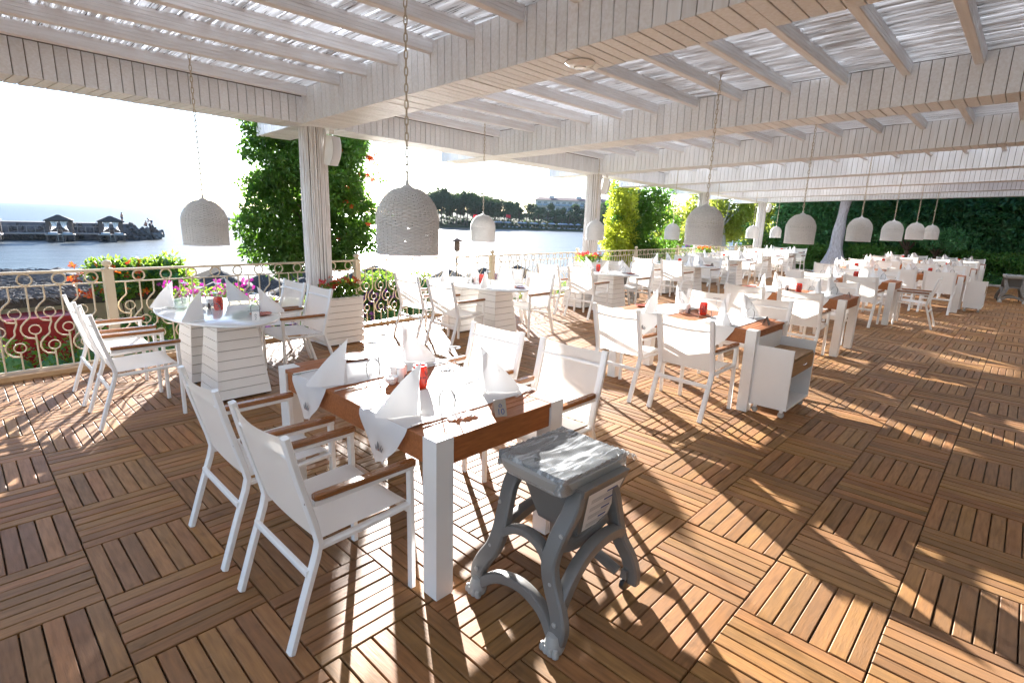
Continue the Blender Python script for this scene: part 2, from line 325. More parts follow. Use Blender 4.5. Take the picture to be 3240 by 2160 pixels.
ring_sheet('terrace_ground', 'concrete', -60, 24.2, -60, -4.2, -.08)

rw = thing('restaurant_building', 'cream wall of the restaurant building at the back of the terrace', 'building', (0, -4.3, 0))
MB().box(-6, 24, -6, 0, -.3, 3.6).build('wall', 'siding', rw)
for k in range(9):
    f_ = MB().box(-5 + 3.2 * k, -3 + 3.2 * k, .001, .05, 0, 2.3).build('door_frame', 'white_paint', rw); MB().box(-4.9 + 3.2 * k, -3.1 + 3.2 * k, .0505, .06, .1, 2.2).build('pane', 'hotel_glass', f_)

# ------------------------------------------------------------------ deck of parquet tiles
TX, TY, T = 0.2714, 0.171, 0.5
deck = kind(MB().box(-4, 23.8, -4.2, 6.9, -.30, -.026).build('deck', 'deck_gap'), 'structure')
strip = MB(); strip.prism([(-4, 6.9), (23.8, 6.9), (23.8, rail_y(23.8) - .04), (-4, rail_y(-4) - .04)], -.30, -.027); strip.build('deck_edge_base', 'deck_gap', deck)
pit = T / 7; sw = pit - .0065
slat_me = MB().bbox(-T / 2 + .003, T / 2 - .003, -sw / 2, sw / 2, -.024, 0, .0028).mesh('slat', 'deck_wood')
tile_base = MB().box(-T / 2 + .006, T / 2 - .006, -T / 2 + .006, T / 2 - .006, -.0255, -.0245).mesh('tile_base', 'deck_gap')
tiles = []
for i in range(-9, 48):
    for j in range(-9, 18):
        cx, cy = TX + T * (i + .5), TY + T * (j + .5)
        if cx < -3.6 or cx > 23.6 or cy - T / 2 > rail_y(cx) - .06: continue
        # slats run along X where i + j is even (tile x .27-.77, y 2.17-2.67 runs along X: i=0, j=4)
        tiles.append((cx, cy, (i + j) % 2 == 0))
fw = (0.708, 0.669)
def in_view(cx, cy):
    v = R3.transposed() @ Vector((cx, cy, -1.69)); px = 1620 + 1694 * v.x / max(-v.z, .05); py = 1080 - 1694 * v.y / max(-v.z, .05)
    return v.z < -.3 and -150 < px < 3390 and py < 2330
near = sorted([t for t in tiles if in_view(t[0], t[1]) and t[1] < 6.2], key=lambda t: t[0] ** 2 + t[1] ** 2)[:42]
nset = set((round(t[0], 3), round(t[1], 3)) for t in near)
V, F, MI = [], [], []
tmpl = np.array([v.co[:] for v in slat_me.vertices]); tf = [tuple(p.vertices) for p in slat_me.polygons]
for cx, cy, alongx in tiles:
    if (round(cx, 3), round(cy, 3)) in nset:
        th = put('deck_tile', tile_base, deck, (cx, cy, 0))
        for k in range(7):
            d = -T / 2 + pit * (k + .5); j = random.gauss(0, .0007); zz = random.gauss(-.0008, .0011)
            put('slat', slat_me, th, (j, d, zz) if alongx else (d, j, zz), 0 if alongx else PI / 2, rot=(random.gauss(0, .003), random.gauss(0, .0012), (0 if alongx else PI / 2) + random.gauss(0, .0018)))
        continue
    for k in range(7):
        d = -T / 2 + pit * (k + .5); P = tmpl.copy(); P[:, 2] += random.gauss(-.0008, .0012); P[:, 2] += P[:, 1] * random.gauss(0, .01)
        if alongx: P[:, 1] += d
        else: P = np.stack([P[:, 1] * -1 + d, P[:, 0], P[:, 2]], 1)
        P[:, 0] += cx; P[:, 1] += cy; lim = rail_y(cx) - .07
        if P[:, 1].min() > lim - .02: continue
        P[:, 1] = np.minimum(P[:, 1], lim); o = len(V); V.extend(P.tolist()); F.extend([tuple(i + o for i in f) for f in tf]); MI.extend([0 if alongx else 1] * len(tf))
M('deck_wood_y', (0.31, 0.148, 0.049), 0.52, var=.38, vscale=7, stretch=(9, 1, 9), bump=.12, bscale=22, rnd=.30, hue=.007, spec=.2, wear=(0.24, 0.155, 0.10))
me = bpy.data.meshes.new('slats'); me.from_pydata(V, [], F); me.materials.append(MATS['deck_wood']); me.materials.append(MATS['deck_wood_y']); me.polygons.foreach_set('material_index', MI); me.update()
kind(put('slats', me, deck), 'stuff')
kb = MB()
for i in range(26): kb.bbox(23.86, 24.12, -4 + i * .44, -4 + i * .44 + .43, -.2, .05, .012)
kind(kb.build('kerb', 'kerb_stone'), 'structure')

# ------------------------------------------------------------------ railing on the seaward edge
posts = [-1.9, 1.15, 4.22, 7.25, 10.23, 13.19, 16.0, 18.85, 21.7, 24.5]
ang = math.atan(.07)
e_ = MB()
for a, b in zip(posts[:-1], posts[1:]):
    for q in range(3):
        xa = a + (b - a) * q / 3; xb = a + (b - a) * (q + 1) / 3 - .004
        e_.prism([(xa, rail_y(xa) - .10), (xb, rail_y(xb) - .10), (xb, rail_y(xb) + .05), (xa, rail_y(xa) + .05)], -.35, .046 + min(0, rail_z(xa)) * .4)
kind(e_.build('deck_edging', 'edging'), 'structure')
def circle(cx, cz, r, n=16): return [(cx + r * math.cos(2 * PI * i / n), 0, cz + r * math.sin(2 * PI * i / n)) for i in range(n)]
bal_a = MB(); rr = .0085
def sbend(z0, z1, x0, x1): return [(x0, 0, z0), (x0, 0, z0 + (z1 - z0) * .2), (x0 + (x1 - x0) * .5, 0, z0 + (z1 - z0) * .45), (x1, 0, z0 + (z1 - z0) * .8), (x1, 0, z1)]
def hook(zc, r=.062):
    """the bar swings out round the ring and comes back below it"""
    return [(0, 0, zc + .135), (-.012, 0, zc + .115), (-.045, 0, zc + .085), (-.078, 0, zc + .04), (-.085, 0, zc), (-.072, 0, zc - .045), (-.04, 0, zc - .078), (.006, 0, zc - .087), (.022, 0, zc - .088)]
def sbar(zs, ztop):
    mb = MB(); pts = [(0, 0, ztop)]; x = 0.0
    for zc in zs:
        for px, _, pz in hook(zc): pts.append((px - .0, 0, pz))
        mb.tube(pts, rr, 6, up=(0, 1, 0)); mb.tube(circle(.022, zc, .046), .0065, 6, closed=True, up=(0, 1, 0)); pts = [(.022, 0, zc - .048), (.022, 0, zc - .10), (.012, 0, zc - .13), (0, 0, zc - .16)] if zc != zs[-1] else [(.022, 0, zc - .048), (.022, 0, .06)]
    mb.tube(pts, rr, 6, up=(0, 1, 0)); return mb
two = sbar((.625, .288), .885).mesh('baluster', 'rail_paint', True); one = sbar((.458,), .885).mesh('baluster', 'rail_paint', True)
ring_me = MB().tube(circle(0, .951, .055, 20), .0085, 6, closed=True, up=(0, 1, 0)).mesh('ring', 'rail_paint', True)
post_me = MB().box(-.042, .042, -.042, .042, .0, 1.035).lathe([(.05, 1.035), (.02, 1.045), (.022, 1.055), (.042, 1.07), (.047, 1.088), (.036, 1.112), (.012, 1.122)], 14).mesh('post', 'rail_paint', True)
pn = ['left of the first post', 'beside oval table 2', 'behind the planter and second oval table', 'behind the third oval table', 'behind the second planter', 'past the second planter', 'by the yellow-green vine', 'by the far willow', 'at the far corner']
for pi_, (a, b) in enumerate(zip(posts[:-1], posts[1:])):
    ln = (b - a) / math.cos(ang)
    sec = thing('railing_panel', 'cream metal railing panel with rings, ' + pn[pi_], 'railing', (a, rail_y(a), rail_z(a)), ang, 'railing panels along the terrace edge')
    sec.rotation_euler = (0, .0067, ang)
    MB().box(.042, ln - .042, -.02, .02, 1.006, 1.03).build('top_rail', 'rail_paint', sec)
    MB().box(.042, ln - .042, -.009, .009, .88, .894).build('middle_rail', 'rail_paint', sec)
    MB().box(.042, ln - .042, -.012, .012, .05, .068).build('bottom_rail', 'rail_paint', sec)
    put('post', post_me, sec)
    n = 22; st = (ln - .16) / n
    for k in range(n):
        x = .08 + st * (k + .5)
        put('baluster', two if k % 2 == 0 else one, sec, (x, 0, 0))
        if k % 2: put('ring', ring_me, sec, (x, 0, 0))

# ------------------------------------------------------------------ pergola: beams clad in boards, rafters, reed ceiling, columns
perg = thing('pergola', 'white pergola with board-clad beams, rafters and reed matting over the terrace', 'pergola')
BX = [3.16 + 3.43 * k for k in range(-2, 7)]; BW, BH, BP = .44, .37, .0935
bm_face = MB().bbox(-BP / 2 + .003, BP / 2 - .003, 0, BH, 0, .014, .0025).mesh('board', 'white_board')          # length along local y, lies in xy, faces +z
bm_bot = MB().bbox(-BP / 2 + .003, BP / 2 - .003, 0, BW + .028, 0, .014, .0025).mesh('board', 'white_board')
rest = MB(); nb_single = [0]
def board(me, mat4, single, par):
    if single: o = put('board', me, par); o.matrix_local = mat4; nb_single[0] += 1
    else: rest.add([v.co for v in me.vertices], [tuple(p.vertices) for p in me.polygons], mat4)
def frame(o, ex, ey, ez): return Matrix(((ex[0], ey[0], ez[0], o[0]), (ex[1], ey[1], ez[1], o[1]), (ex[2], ey[2], ez[2], o[2]), (0, 0, 0, 1)))
sl = -.029
for bi, bx in enumerate(BX):
    y0, y1 = -3.4, col_y(bx) + 1.15
    c = MB(); pts = [(y0, beam_z(y0)), (y1, beam_z(y1))]
    c.add([(bx, y0, beam_z(y0)), (bx + BW, y0, beam_z(y0)), (bx + BW, y1, beam_z(y1)), (bx, y1, beam_z(y1)), (bx, y0, beam_z(y0) + BH), (bx + BW, y0, beam_z(y0) + BH), (bx + BW, y1, beam_z(y1) + BH), (bx, y1, beam_z(y1) + BH)],
          [(0, 3, 2, 1), (4, 5, 6, 7), (0, 1, 5, 4), (1, 2, 6, 5), (2, 3, 7, 6), (3, 0, 4, 7)])
    cb = c.build('cross_beam', 'beam_core', perg); n = int((y1 - y0) / BP)
    for k in range(n):
        y = y1 - BP * (k + .5); z = beam_z(y); pr = random.gauss(0, .0012); inner = y < col_y(bx) - .24
        board(bm_face, frame((bx - pr, y, z - .012), (0, -1, -sl), (0, 0, 1), (-1, 0, 0)), (bi == 2 and 1.9 < y and inner) or (bi == 3 and .2 < y and inner), cb)
        board(bm_bot, frame((bx - .014, y, z - pr), (0, -1, -sl), (1, 0, 0), (0, 0, -1)), bi == 2 and 1.9 < y and inner, cb)
        board(bm_face, frame((bx + BW + pr, y, z - .012), (0, 1, sl), (0, 0, 1), (1, 0, 0)), False, cb)
    for k in range(5):                                          # boards closing the seaward end
        board(bm_face, frame((bx + BW / 5 * (k + .5), y1 + .001, beam_z(y1) - .012), (-.94, 0, 0), (0, 0, 1), (0, 1, 0)), False, cb)
ea = math.atan(.083); ca_, sa_ = math.cos(ea), math.sin(ea)
for bi in range(len(BX) - 1):
    xa, xb = BX[bi] + BW + .016, BX[bi + 1] - .016; ln = (xb - xa) / ca_; zb = 2.712 - .029 * (col_y((xa + xb) / 2) - 6.75)
    org = Vector((xa, col_y(xa), zb)); ex = Vector((ca_, sa_, 0)); ey = Vector((-sa_, ca_, 0)); ez = Vector((0, 0, 1))
    fm = frame(org, ex, ey, ez); c = MB().box(0, ln, -.22, .22, 0, .34); eb = c.build('edge_beam', 'beam_core', perg); eb.matrix_local = fm
    n = int(ln / BP); bp = ln / n
    for k in range(n):
        s_ = bp * (k + .5); pr = random.gauss(0, .0012); one_ = bi in (1, 2) or False
        lm = frame((s_, -.22 - pr, -.012), (1, 0, 0), (0, 0, .78), (0, -1, 0)); lb = frame((s_, .234, -pr), (1, 0, 0), (0, -1, 0), (0, 0, -1)); lo = frame((s_, .22, -.012), (-1, 0, 0), (0, 0, .95), (0, 1, 0))
        single = (bi == 1 and org.x + s_ > .1) or bi == 2
        if single: board(bm_face, lm, True, eb)
        else: board(bm_face, fm @ lm, False, None)
        if bi == 1 and org.x + s_ > .3: board(bm_bot, lb, True, eb)
        else: board(bm_bot, fm @ lb, False, None)
        board(bm_face, fm @ lo, False, None)
kind(rest.build('boards', 'white_board', perg), 'stuff')
RL = 3.43 - BW
def rafter_prof():
    h, w2, g = .115, .036, .004; p = [(-w2, 0)]
    L_ = []
    for z in (.028, .056, .084): L_ += [(w2, z - .002), (w2 - g, z), (w2, z + .002)]
    return [(-w2 + .006, 0), (w2 - .006, 0), (w2, .006)] + L_ + [(w2, h), (-w2, h)] + [(-a, b) for a, b in reversed(L_)] + [(-w2, .006)]
rp = rafter_prof(); rm = MB(); nrp = len(rp)
rm.add([(0, y, z) for y, z in rp] + [(RL - .03, y, z) for y, z in rp], [tuple(reversed(range(nrp))), tuple(range(nrp, 2 * nrp))] + [(i, (i + 1) % nrp, nrp + (i + 1) % nrp, nrp + i) for i in range(nrp)])
raf_me = rm.mesh('rafter', 'rafter_wood')
for bi in range(len(BX) - 1):
    x = BX[bi] + BW + .015; ytop = col_y(x) - .30
    if bi == 1: ys = [ytop - .02 - .53 * k for k in range(18)]
    else: ys = [ytop - .02 - .53 * k for k in range(18)]
    for y in ys:
        if y < -3: continue
        o = put('rafter', raf_me, perg, (x, y, beam_z(y) + .262)); o.rotation_euler = (random.gauss(0, .01), 0, ea * (.9 if y > ytop - .1 else .02))
rd, bk = MB(), MB()
for bi in range(len(BX) - 1):
    xa, xb = BX[bi] + BW * .5, BX[bi + 1] + BW * .5; fine = bi in (1, 2, 3); pitch = .0085 if fine else .024
    for row in range(12 if fine else 6):
        lay = row // 6; yb = col_y(xa) + .15 - (row % 6) * 1.75 - lay * .8 + (1.0 if lay and row % 6 == 0 else 0); pitch = (.0085 if lay == 0 else .011) if fine else .024
        x = xa
        while x < xb:
            L_ = 1.75 * random.uniform(.95, 1.25); y = yb + random.uniform(-.25, .1); a = random.gauss(0, .022); r = random.uniform(.0045, .0085) * (1 if fine else 1.9)
            za = beam_z(y) + .375 + .012 * lay + random.uniform(-.006, .012); zb2 = beam_z(y - L_) + .375 + .012 * lay + random.uniform(-.006, .012); dx = L_ * a
            vs_ = []
            for (px, py, pz) in ((x, y, za), (x + dx * .5, y - L_ * .5, (za + zb2) / 2 - random.uniform(0, .006)), (x + dx, y - L_, zb2)):
                vs_ += [(px - r, py, pz), (px, py, pz - r * 1.3), (px + r, py, pz)]
            rd.add(vs_, [(0, 1, 4, 3), (1, 2, 5, 4), (3, 4, 7, 6), (4, 5, 8, 7)])
            x += pitch * random.uniform(.6, 1.2)
drk = MB()  # thin dark slivers painted in as the shade of gaps between reeds
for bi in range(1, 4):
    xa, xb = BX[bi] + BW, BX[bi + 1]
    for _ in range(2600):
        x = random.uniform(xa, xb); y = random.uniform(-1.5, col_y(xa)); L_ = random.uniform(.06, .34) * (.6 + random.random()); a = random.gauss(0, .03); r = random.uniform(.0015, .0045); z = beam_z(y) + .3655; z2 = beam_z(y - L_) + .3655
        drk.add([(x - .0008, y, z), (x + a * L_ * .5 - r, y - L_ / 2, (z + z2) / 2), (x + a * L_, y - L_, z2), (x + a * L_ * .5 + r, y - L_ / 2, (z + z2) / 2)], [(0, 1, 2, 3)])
kind(drk.build('reed_gap_shade', 'gap_shade', perg), 'stuff')
bk.add([(-4.2, -3.6, beam_z(-3.6) + .40), (24.6, -3.6, beam_z(-3.6) + .40), (24.6, col_y(24.6) + .6, beam_z(col_y(24.6) + .6) + .40), (-4.2, col_y(-4.2) + .6, beam_z(col_y(-4.2) + .6) + .40)], [(0, 1, 2, 3)])  # added translucent sheet over the reeds, gives soft fill light under the roof
kind(rd.build('reed_matting', 'reed', perg), 'stuff'); bk.build('fill_light_sheet', 'fill_light_cloth', perg)
for cx in (3.38, 10.24, 17.1, 23.96):
    cy = col_y(cx); c = MB(); n = 44; zt = 2.712 - .029 * (cy - 6.75)
    for k in range(n):
        a = 2 * PI * k / n + random.gauss(0, .02); r = .158 + random.gauss(0, .003); ph = random.uniform(0, 6.28)
        c.tube([(cx + (r + .003 * math.sin(ph + z * 3)) * math.cos(a + .02 * math.sin(z * 2 + ph)), cy + (r + .003 * math.sin(ph + z * 3)) * math.sin(a + .02 * math.sin(z * 2 + ph)), z) for z in np.linspace(-.02, zt, 7)], random.uniform(.0095, .0135), 5, cap=False, up=(1, 0, 0))
    col = c.build('column', 'column_reed', perg, True)
    MB().lathe([(.15, -.02), (.15, zt)], 16, Matrix.Translation((cx, cy, 0))).build('column_core', 'beam_core', col)
    if cx < 20 or True:
        for zz in (2.2, 1.55, .7): MB().tube([(cx + .174 * math.cos(t), cy + .174 * math.sin(t), zz + .01 * math.sin(t * 3)) for t in np.linspace(0, 2 * PI, 24, endpoint=False)], .0025, 4, closed=True).build('tie', 'column_reed', col)
def make_speaker():
    t = thing('speaker', '', 'speaker'); pts = []
    c = MB()
    def fn(u, v): a = -.95 + 1.9 * u; z = -.21 + .42 * v; return (.10 * math.sin(a) / math.sin(.95), -.04 - .055 * math.cos(a) - .05 * (1 - (2 * v - 1) ** 2), z)
    c.grid(fn, 8, 8); c.build('grille', 'speaker_grille', t, True)
    b = MB(); b.grid(lambda u, v: (fn(u, v)[0] * 1.05, [fn(u, v)[1] + .004, .045][0] if 0 else .05, fn(u, v)[2] * 1.02), 8, 8)
    for e in (0, 1): b.grid(lambda u, v: ((.105 if e else -.105) * (1 - .25 * v), fn(float(e), u)[1] * (1 - v) + .05 * v, (-.213 + .426 * u)), 8, 2)
    for e in (0, 1): b.grid(lambda u, v: (fn(u, float(e))[0] * 1.03 * (1 - .25 * v), fn(u, float(e))[1] * (1 - v) + .05 * v, (.213 if e else -.213)), 8, 2)
    b.build('cabinet', 'white_paint', t, True)
    MB().tube([(0, .05, .16), (0, .11, .20), (0, .16, .27)], .016, 6).lathe([(.035, .24), (.035, .30)], 10, Matrix.Translation((0, .0, 0)) @ Matrix.Rotation(0, 4, 'X')).build('bracket', 'white_paint', t, True)
    return t
spk = Pool(make_speaker)
for cx, nm in ((3.38, 'nearest column, beside the hanging vine'), (10.24, 'second column'), (23.96, 'farthest column')):
    o = spk.at((cx + .13, col_y(cx) - .20, 2.44), math.radians(-28), 'white wall speaker hung under the beam on the ' + nm, 'speakers on the columns'); o.rotation_euler = (.18, -.05, math.radians(25)); o.scale = (.82, .82, .82)
ap = thing('access_point', 'round white access point under the nearest cross beam', 'access point', (3.40, 2.62, beam_z(2.62) - .017))
MB().lathe([(.105, 0), (.112, -.008), (.10, -.022), (.06, -.032), (.045, -.033), (.043, -.041), (.012, -.044)], 28).build('disc', 'ceramic', ap, True)


# ------------------------------------------------------------------ armchair: white frame, mesh sling, wooden armrests (faces local +Y, stands on z = 0)
def make_chair():
    t = thing('armchair', '', 'chair'); W2 = .255
    bar = lambda pts, w=.0165, h=.0125, up=(1, 0, 0): MB().tube(pts, 1, 8, up=up, sec=(w, h))
    for s in (-1, 1):
        x = s * W2
        bar([(x, -.29, .0), (x, -.225, .20), (x, -.165, .375), (x, -.152, .43), (x, -.165, .50), (x, -.225, .74), (x, -.258, .895)], .014, .022).build('rear_leg', 'alu_white', t, True)
        bar([(x, .285, .0), (x, .285, .30), (x, .282, .598)], .014, .017).build('front_leg', 'alu_white', t, True)
        a = bar([(x, -.165, .598), (x, .05, .600), (x, .297, .604)], .012, .015).build('arm_frame', 'alu_white', t, True)
        w_ = MB(); pr = [(-.165, .0135), (-.15, .020), (.06, .0225), (.26, .0225), (.295, .020), (.305, .015)]
        vs, fs = [], []
        for y, hw in pr: vs += [(x - hw, y, .614), (x + hw, y, .614), (x + hw, y, .632), (x + hw - .005, y, .637), (x - hw + .005, y, .637), (x - hw, y, .632)]
        for i in range(len(pr) - 1):
            for k in range(6): fs.append((i * 6 + k, i * 6 + (k + 1) % 6, i * 6 + 6 + (k + 1) % 6, i * 6 + 6 + k))
        fs += [tuple(range(5, -1, -1)), tuple((len(pr) - 1) * 6 + k for k in range(6))]
        w_.add(vs, fs); w_.build('armrest', 'arm_wood', t)
        bar([(x - s * .004, -.155, .405), (x - s * .004, .06, .412), (x - s * .004, .278, .425)], .0105, .019).build('seat_rail', 'alu_white', t, True)
        MB().tube([(x + s * .013, -.20, .62), (x + s * .0175, -.20, .62)], .009, 8).build('bolt', 'steel', t)
    MB().tube([(-W2, -.237, .80), (W2, -.237, .80)], .011, 8).build('back_tube', 'alu_white', t, True)
    bar([(-W2, -.20, .305), (W2, -.20, .305)], .010, .018, up=(0, 0, 1)).build('rear_stretcher', 'alu_white', t, True)
    bar([(-W2, .272, .405), (W2, .272, .405)], .012, .016, up=(0, 0, 1)).build('front_stretcher', 'alu_white', t, True)
    s_ = MB(); s_.grid(lambda u, v: ((u - .5) * 2 * (W2 - .012), -.145 + .43 * v, .432 + .018 * v - .026 * math.sin(PI * u) * (.35 + .65 * math.sin(PI * min(1, v * 1.05))) - (.02 if v > .99 else 0)), 10, 12); s_.build('seat', 'sling_seat', t, True)
    b = MB()
    def bf(u, v):
        z = .432 + .455 * v; y = -.150 - .107 * v - .012 * math.sin(PI * v) * .3
        return ((u - .5) * 2 * (W2 - .010), y - .022 * math.sin(PI * u) * (.4 + .6 * v), z - .014 * math.sin(PI * u) * v)
    b.grid(bf, 10, 14); bo = b.build('backrest', 'sling', t, True)
    h = MB(); h.grid(lambda u, v: tuple(Vector(bf(u, .94 + .06 * v)) + Vector((0, .004, 0))), 10, 2); h.build('hem', 'sling', bo, True)
    return t
chairs = Pool(make_chair)
DIRS = {'+X': -PI / 2, '-X': PI / 2, '+Y': 0, '-Y': PI}
def chair(x, y, face, label, group, j=.03): chairs.at((x, y, 0), DIRS[face] + random.gauss(0, j), label, group)

# ------------------------------------------------------------------ tables
def table_top_slats(w, l, mb=None):
    n = int((l - .25) / .044); p = (l - .25) / n; return [(.125 + p * (k + .5), p) for k in range(n)]
def make_rect(w=.85, l=1.54):
    """origin at the corner nearest the camera; w along X, l along Y"""
    t = thing('wooden_table', '', 'table'); H = .765
    lg = .095
    for ix in (0, 1):
        for iy in (0, 1): x, y = ix * (w - lg), iy * (l - lg); MB().bbox(x, x + lg, y, y + lg, 0, H + .001, .002).build('leg', 'white_paint', t)
    for ix in (0, 1): x = ix * (w - .045) + (.012 if ix == 0 else -.012); MB().box(x, x + .045, lg + .001, l - lg - .001, .635, H - .022).build('side_apron', 'table_wood', t)
    for iy in (0, 1): y = iy * (l - .045) + (.012 if iy == 0 else -.012); MB().box(lg + .001, w - lg - .001, y, y + .045, .635, H - .022).build('end_apron', 'table_wood', t)
    for ix in (0, 1): x = ix * (w - .10); MB().bbox(x, x + .10, lg + .001, l - lg - .001, H - .021, H, .002).build('side_board', 'table_wood', t)
    for iy in (0, 1): y = iy * (l - .094); MB().bbox(.101, w - .101, y, y + .094, H - .021, H - .0005, .002).build('end_board', 'table_wood', t)
    MB().box(.06, w - .06, .06, l - .06, H - .045, H - .024).build('underlay', 'deck_gap', t)
    n = int((l - .192) / .046); p = (l - .192) / n; sm = MB().bbox(.1015, w - .1015, -p / 2 + .0022, p / 2 - .0022, H - .022, H - .001, .0012).mesh('slat', 'table_wood')
    for k in range(n): put('slat', sm, t, (0, .096 + p * (k + .5), 0))
    return t
def make_rect_far(w=.85, l=1.38):
    t = thing('wooden_table', '', 'table'); H = .765; lg = .095
    for ix in (0, 1):
        for iy in (0, 1): x, y = ix * (w - lg), iy * (l - lg); MB().box(x, x + lg, y, y + lg, 0, H + .001).build('leg', 'white_paint', t)
    MB().box(.012, w - .012, .012, l - .012, .635, H).build('top', 'table_wood', t); return t
PB, PT, PH = .235, .165, .70
def make_oval(pieces=True):
    """origin at the middle; long axis along Y"""
    t = thing('oval_table', '', 'table'); a, b = .475, .94; H = .745
    mb = MB(); n = 56; prof = [(.955, H - .030), (.985, H - .026), (1.0, H - .016), (.998, H - .006), (.985, H)]
    vs, fs = [], []
    for s, z in prof:
        for i in range(n): an = 2 * PI * i / n; vs.append((a * s * math.cos(an) + 0 * s, b * s * math.sin(an), z))
    for k in range(len(prof) - 1):
        for i in range(n): j = (i + 1) % n; fs.append((k * n + i, k * n + j, (k + 1) * n + j, (k + 1) * n + i))
    fs.append(tuple(reversed(range(n)))); fs.append(tuple((len(prof) - 1) * n + i for i in range(n))); mb.add(vs, fs); mb.build('marble_top', 'marble', t, True)
    nc = 8; ch = PH / nc
    for cy in (-.36, .36):
        ped = MB().add([(sx * (PB - .012), cy + sy * (PB - .012), .03) for sx, sy in ((-1, -1), (1, -1), (1, 1), (-1, 1))] + [(sx * (PT - .012), cy + sy * (PT - .012), .714) for sx, sy in ((-1, -1), (1, -1), (1, 1), (-1, 1))],
                       [(0, 3, 2, 1), (4, 5, 6, 7), (0, 1, 5, 4), (1, 2, 6, 5), (2, 3, 7, 6), (3, 0, 4, 7)]).build('pedestal', 'beam_core', t)
        for k in range(nc):
            z0, z1 = .022 + k * ch, .022 + (k + 1) * ch - .006; r0 = PB + (PT - PB) * k / nc; r1 = PB + (PT - PB) * (k + 1) / nc
            side = MB().add([(-r0, -r0, z0), (r0, -r0, z0), (r0 - .014, -r0 + .014, z0), (-r0 + .014, -r0 + .014, z0), (-r1, -r1, z1), (r1, -r1, z1), (r1 - .014, -r1 + .014, z1), (-r1 + .014, -r1 + .014, z1)],
                            [(0, 3, 2, 1), (4, 5, 6, 7), (0, 1, 5, 4), (1, 2, 6, 5), (2, 3, 7, 6), (3, 0, 4, 7)])
            if pieces:
                me = side.mesh('board', 'white_paint')
                for q in range(4): put('board', me, ped, (0, cy, 0), PI / 2 * q)
            else:
                al = MB()
                for q in range(4): al.add(side.v, side.f, Matrix.Translation((0, cy, 0)) @ Matrix.Rotation(PI / 2 * q, 4, 'Z'))
                al.build('board_course', 'white_paint', ped)
        for sx in (-1, 1):
            for sy in (-1, 1): MB().lathe([(.012, 0), (.012, .03)], 8, Matrix.Translation((sx * .19, cy + sy * .19, 0))).build('foot', 'dark_plastic', ped)
    return t
rect_pool, far_pool, oval_pool, oval_far = Pool(make_rect), Pool(make_rect_far), Pool(lambda: make_oval(True)), Pool(lambda: make_oval(False))

# ------------------------------------------------------------------ table settings
def make_napkin():
    """cloth folded to a standing peak: upright edge at the origin, tail running along local -Y"""
    t = thing('napkin', '', 'napkin'); mb = MB()
    def fn(u, v):
        # u across (left base - ridge - right base), v along from the upright fold to the tail
        h = .235 * (1 - v) ** .92 + .012; wd = .052 * (1 - v * .55) * (1 + .3 * math.sin(PI * v)); s = 2 * u - 1
        return (wd * s * (.55 + .45 * abs(s)) + .008 * math.sin(7 * v + 3 * u), -.20 * v + .025 * (1 - abs(s)) * (1 - v) - .012 * abs(s) * (1 - v), .002 + h * (1 - abs(s) ** 1.35))
    mb.grid(fn, 12, 10); mb.build('fold', 'cloth', t, True)
    m2 = MB(); m2.grid(lambda u, v: ((.052 * (1 - .8 * v)) * (2 * u - 1) * .8 - .012, .012 - .03 * (1 - abs(2 * u - 1)), .002 + .215 * v * (1 - .12 * abs(2 * u - 1))), 6, 6); m2.build('inner_fold', 'cloth', t, True)
    e = MB()
    for k in range(3): e.add([fn(.30 + .012 * k, .44), fn(.308 + .012 * k, .44), fn(.304 + .012 * k + .004, .47 - .02 * (k == 1))], [(0, 1, 2)], Matrix.Translation((-.0025, 0, .001)))
    e.build('emblem', 'emblem_grey', t)
    return t
def make_glass():
    t = thing('wine_glass', '', 'glass')
    MB().lathe([(.033, 0), (.039, .03), (.042, .06), (.038, .085), (.024, .105), (.008, .115), (.0045, .125)], 20, cap=False).build('bowl', 'glass', t, True)
    MB().lathe([(.0045, .118), (.004, .15), (.0045, .185), (.008, .196)], 10, cap=False).build('stem', 'glass', t, True)
    MB().lathe([(.008, .196), (.034, .202), (.035, .204), (.0, .207)], 20, cap=False).build('foot', 'glass', t, True); return t
def make_candle():
    t = thing('candle_holder', '', 'candle holder')
    b = MB().lathe([(.034, 0), (.038, .01), (.041, .06), (.038, .11), (.036, .125), (.031, .125), (.032, .11), (.034, .06), (.03, .02), (.0, .02)], 24, cap=False).build('cup', 'red_glaze', t, True)
    for q in range(4):
        p = MB()
        for k in range(6):
            a = k * PI / 3; vs = []
            for m_ in range(8):
                an = 2 * PI * m_ / 8; lx = .017 + .013 * math.cos(an); ly = .0052 * math.sin(an); px = lx * math.cos(a) - ly * math.sin(a); pz = .062 + (lx * math.sin(a) + ly * math.cos(a)) * 1.35
                th = px / .041 + q * PI / 2; rr_ = .0421 - abs(pz - .06) * .03; vs.append((rr_ * math.cos(th), rr_ * math.sin(th), pz))
            p.add(vs, [tuple(range(8))])
        p.build('cutout', 'red_dark', b)
    MB().lathe([(.028, .021), (.028, .06), (.0, .062)], 14, cap=False).build('candle', 'ceramic', t, True); return t
def make_cruet():
    t = thing('cruet_set', '', 'cruet set')
    for x, y in ((0, 0), (.055, .012)): MB().lathe([(.021, 0), (.022, .06), (.020, .085), (.0, .088)], 14, Matrix.Translation((x, y, 0))).build('shaker', 'ceramic', t, True)
    MB().lathe([(.02, 0), (.036, .02), (.038, .042), (.034, .042), (.018, .012), (0, .012)], 18, Matrix.Translation((-.055, .03, 0)), cap=False).build('bowl', 'ceramic', t, True)
    MB().lathe([(.012, 0), (.015, .02), (.010, .045), (.006, .05), (0, .055)], 10, Matrix.Translation((-.02, -.045, 0))).build('pepper_pot', 'pepper', t, True)
    MB().box(.02, .07, .04, .075, 0, .075).build('packet_box', 'paper', t); return t
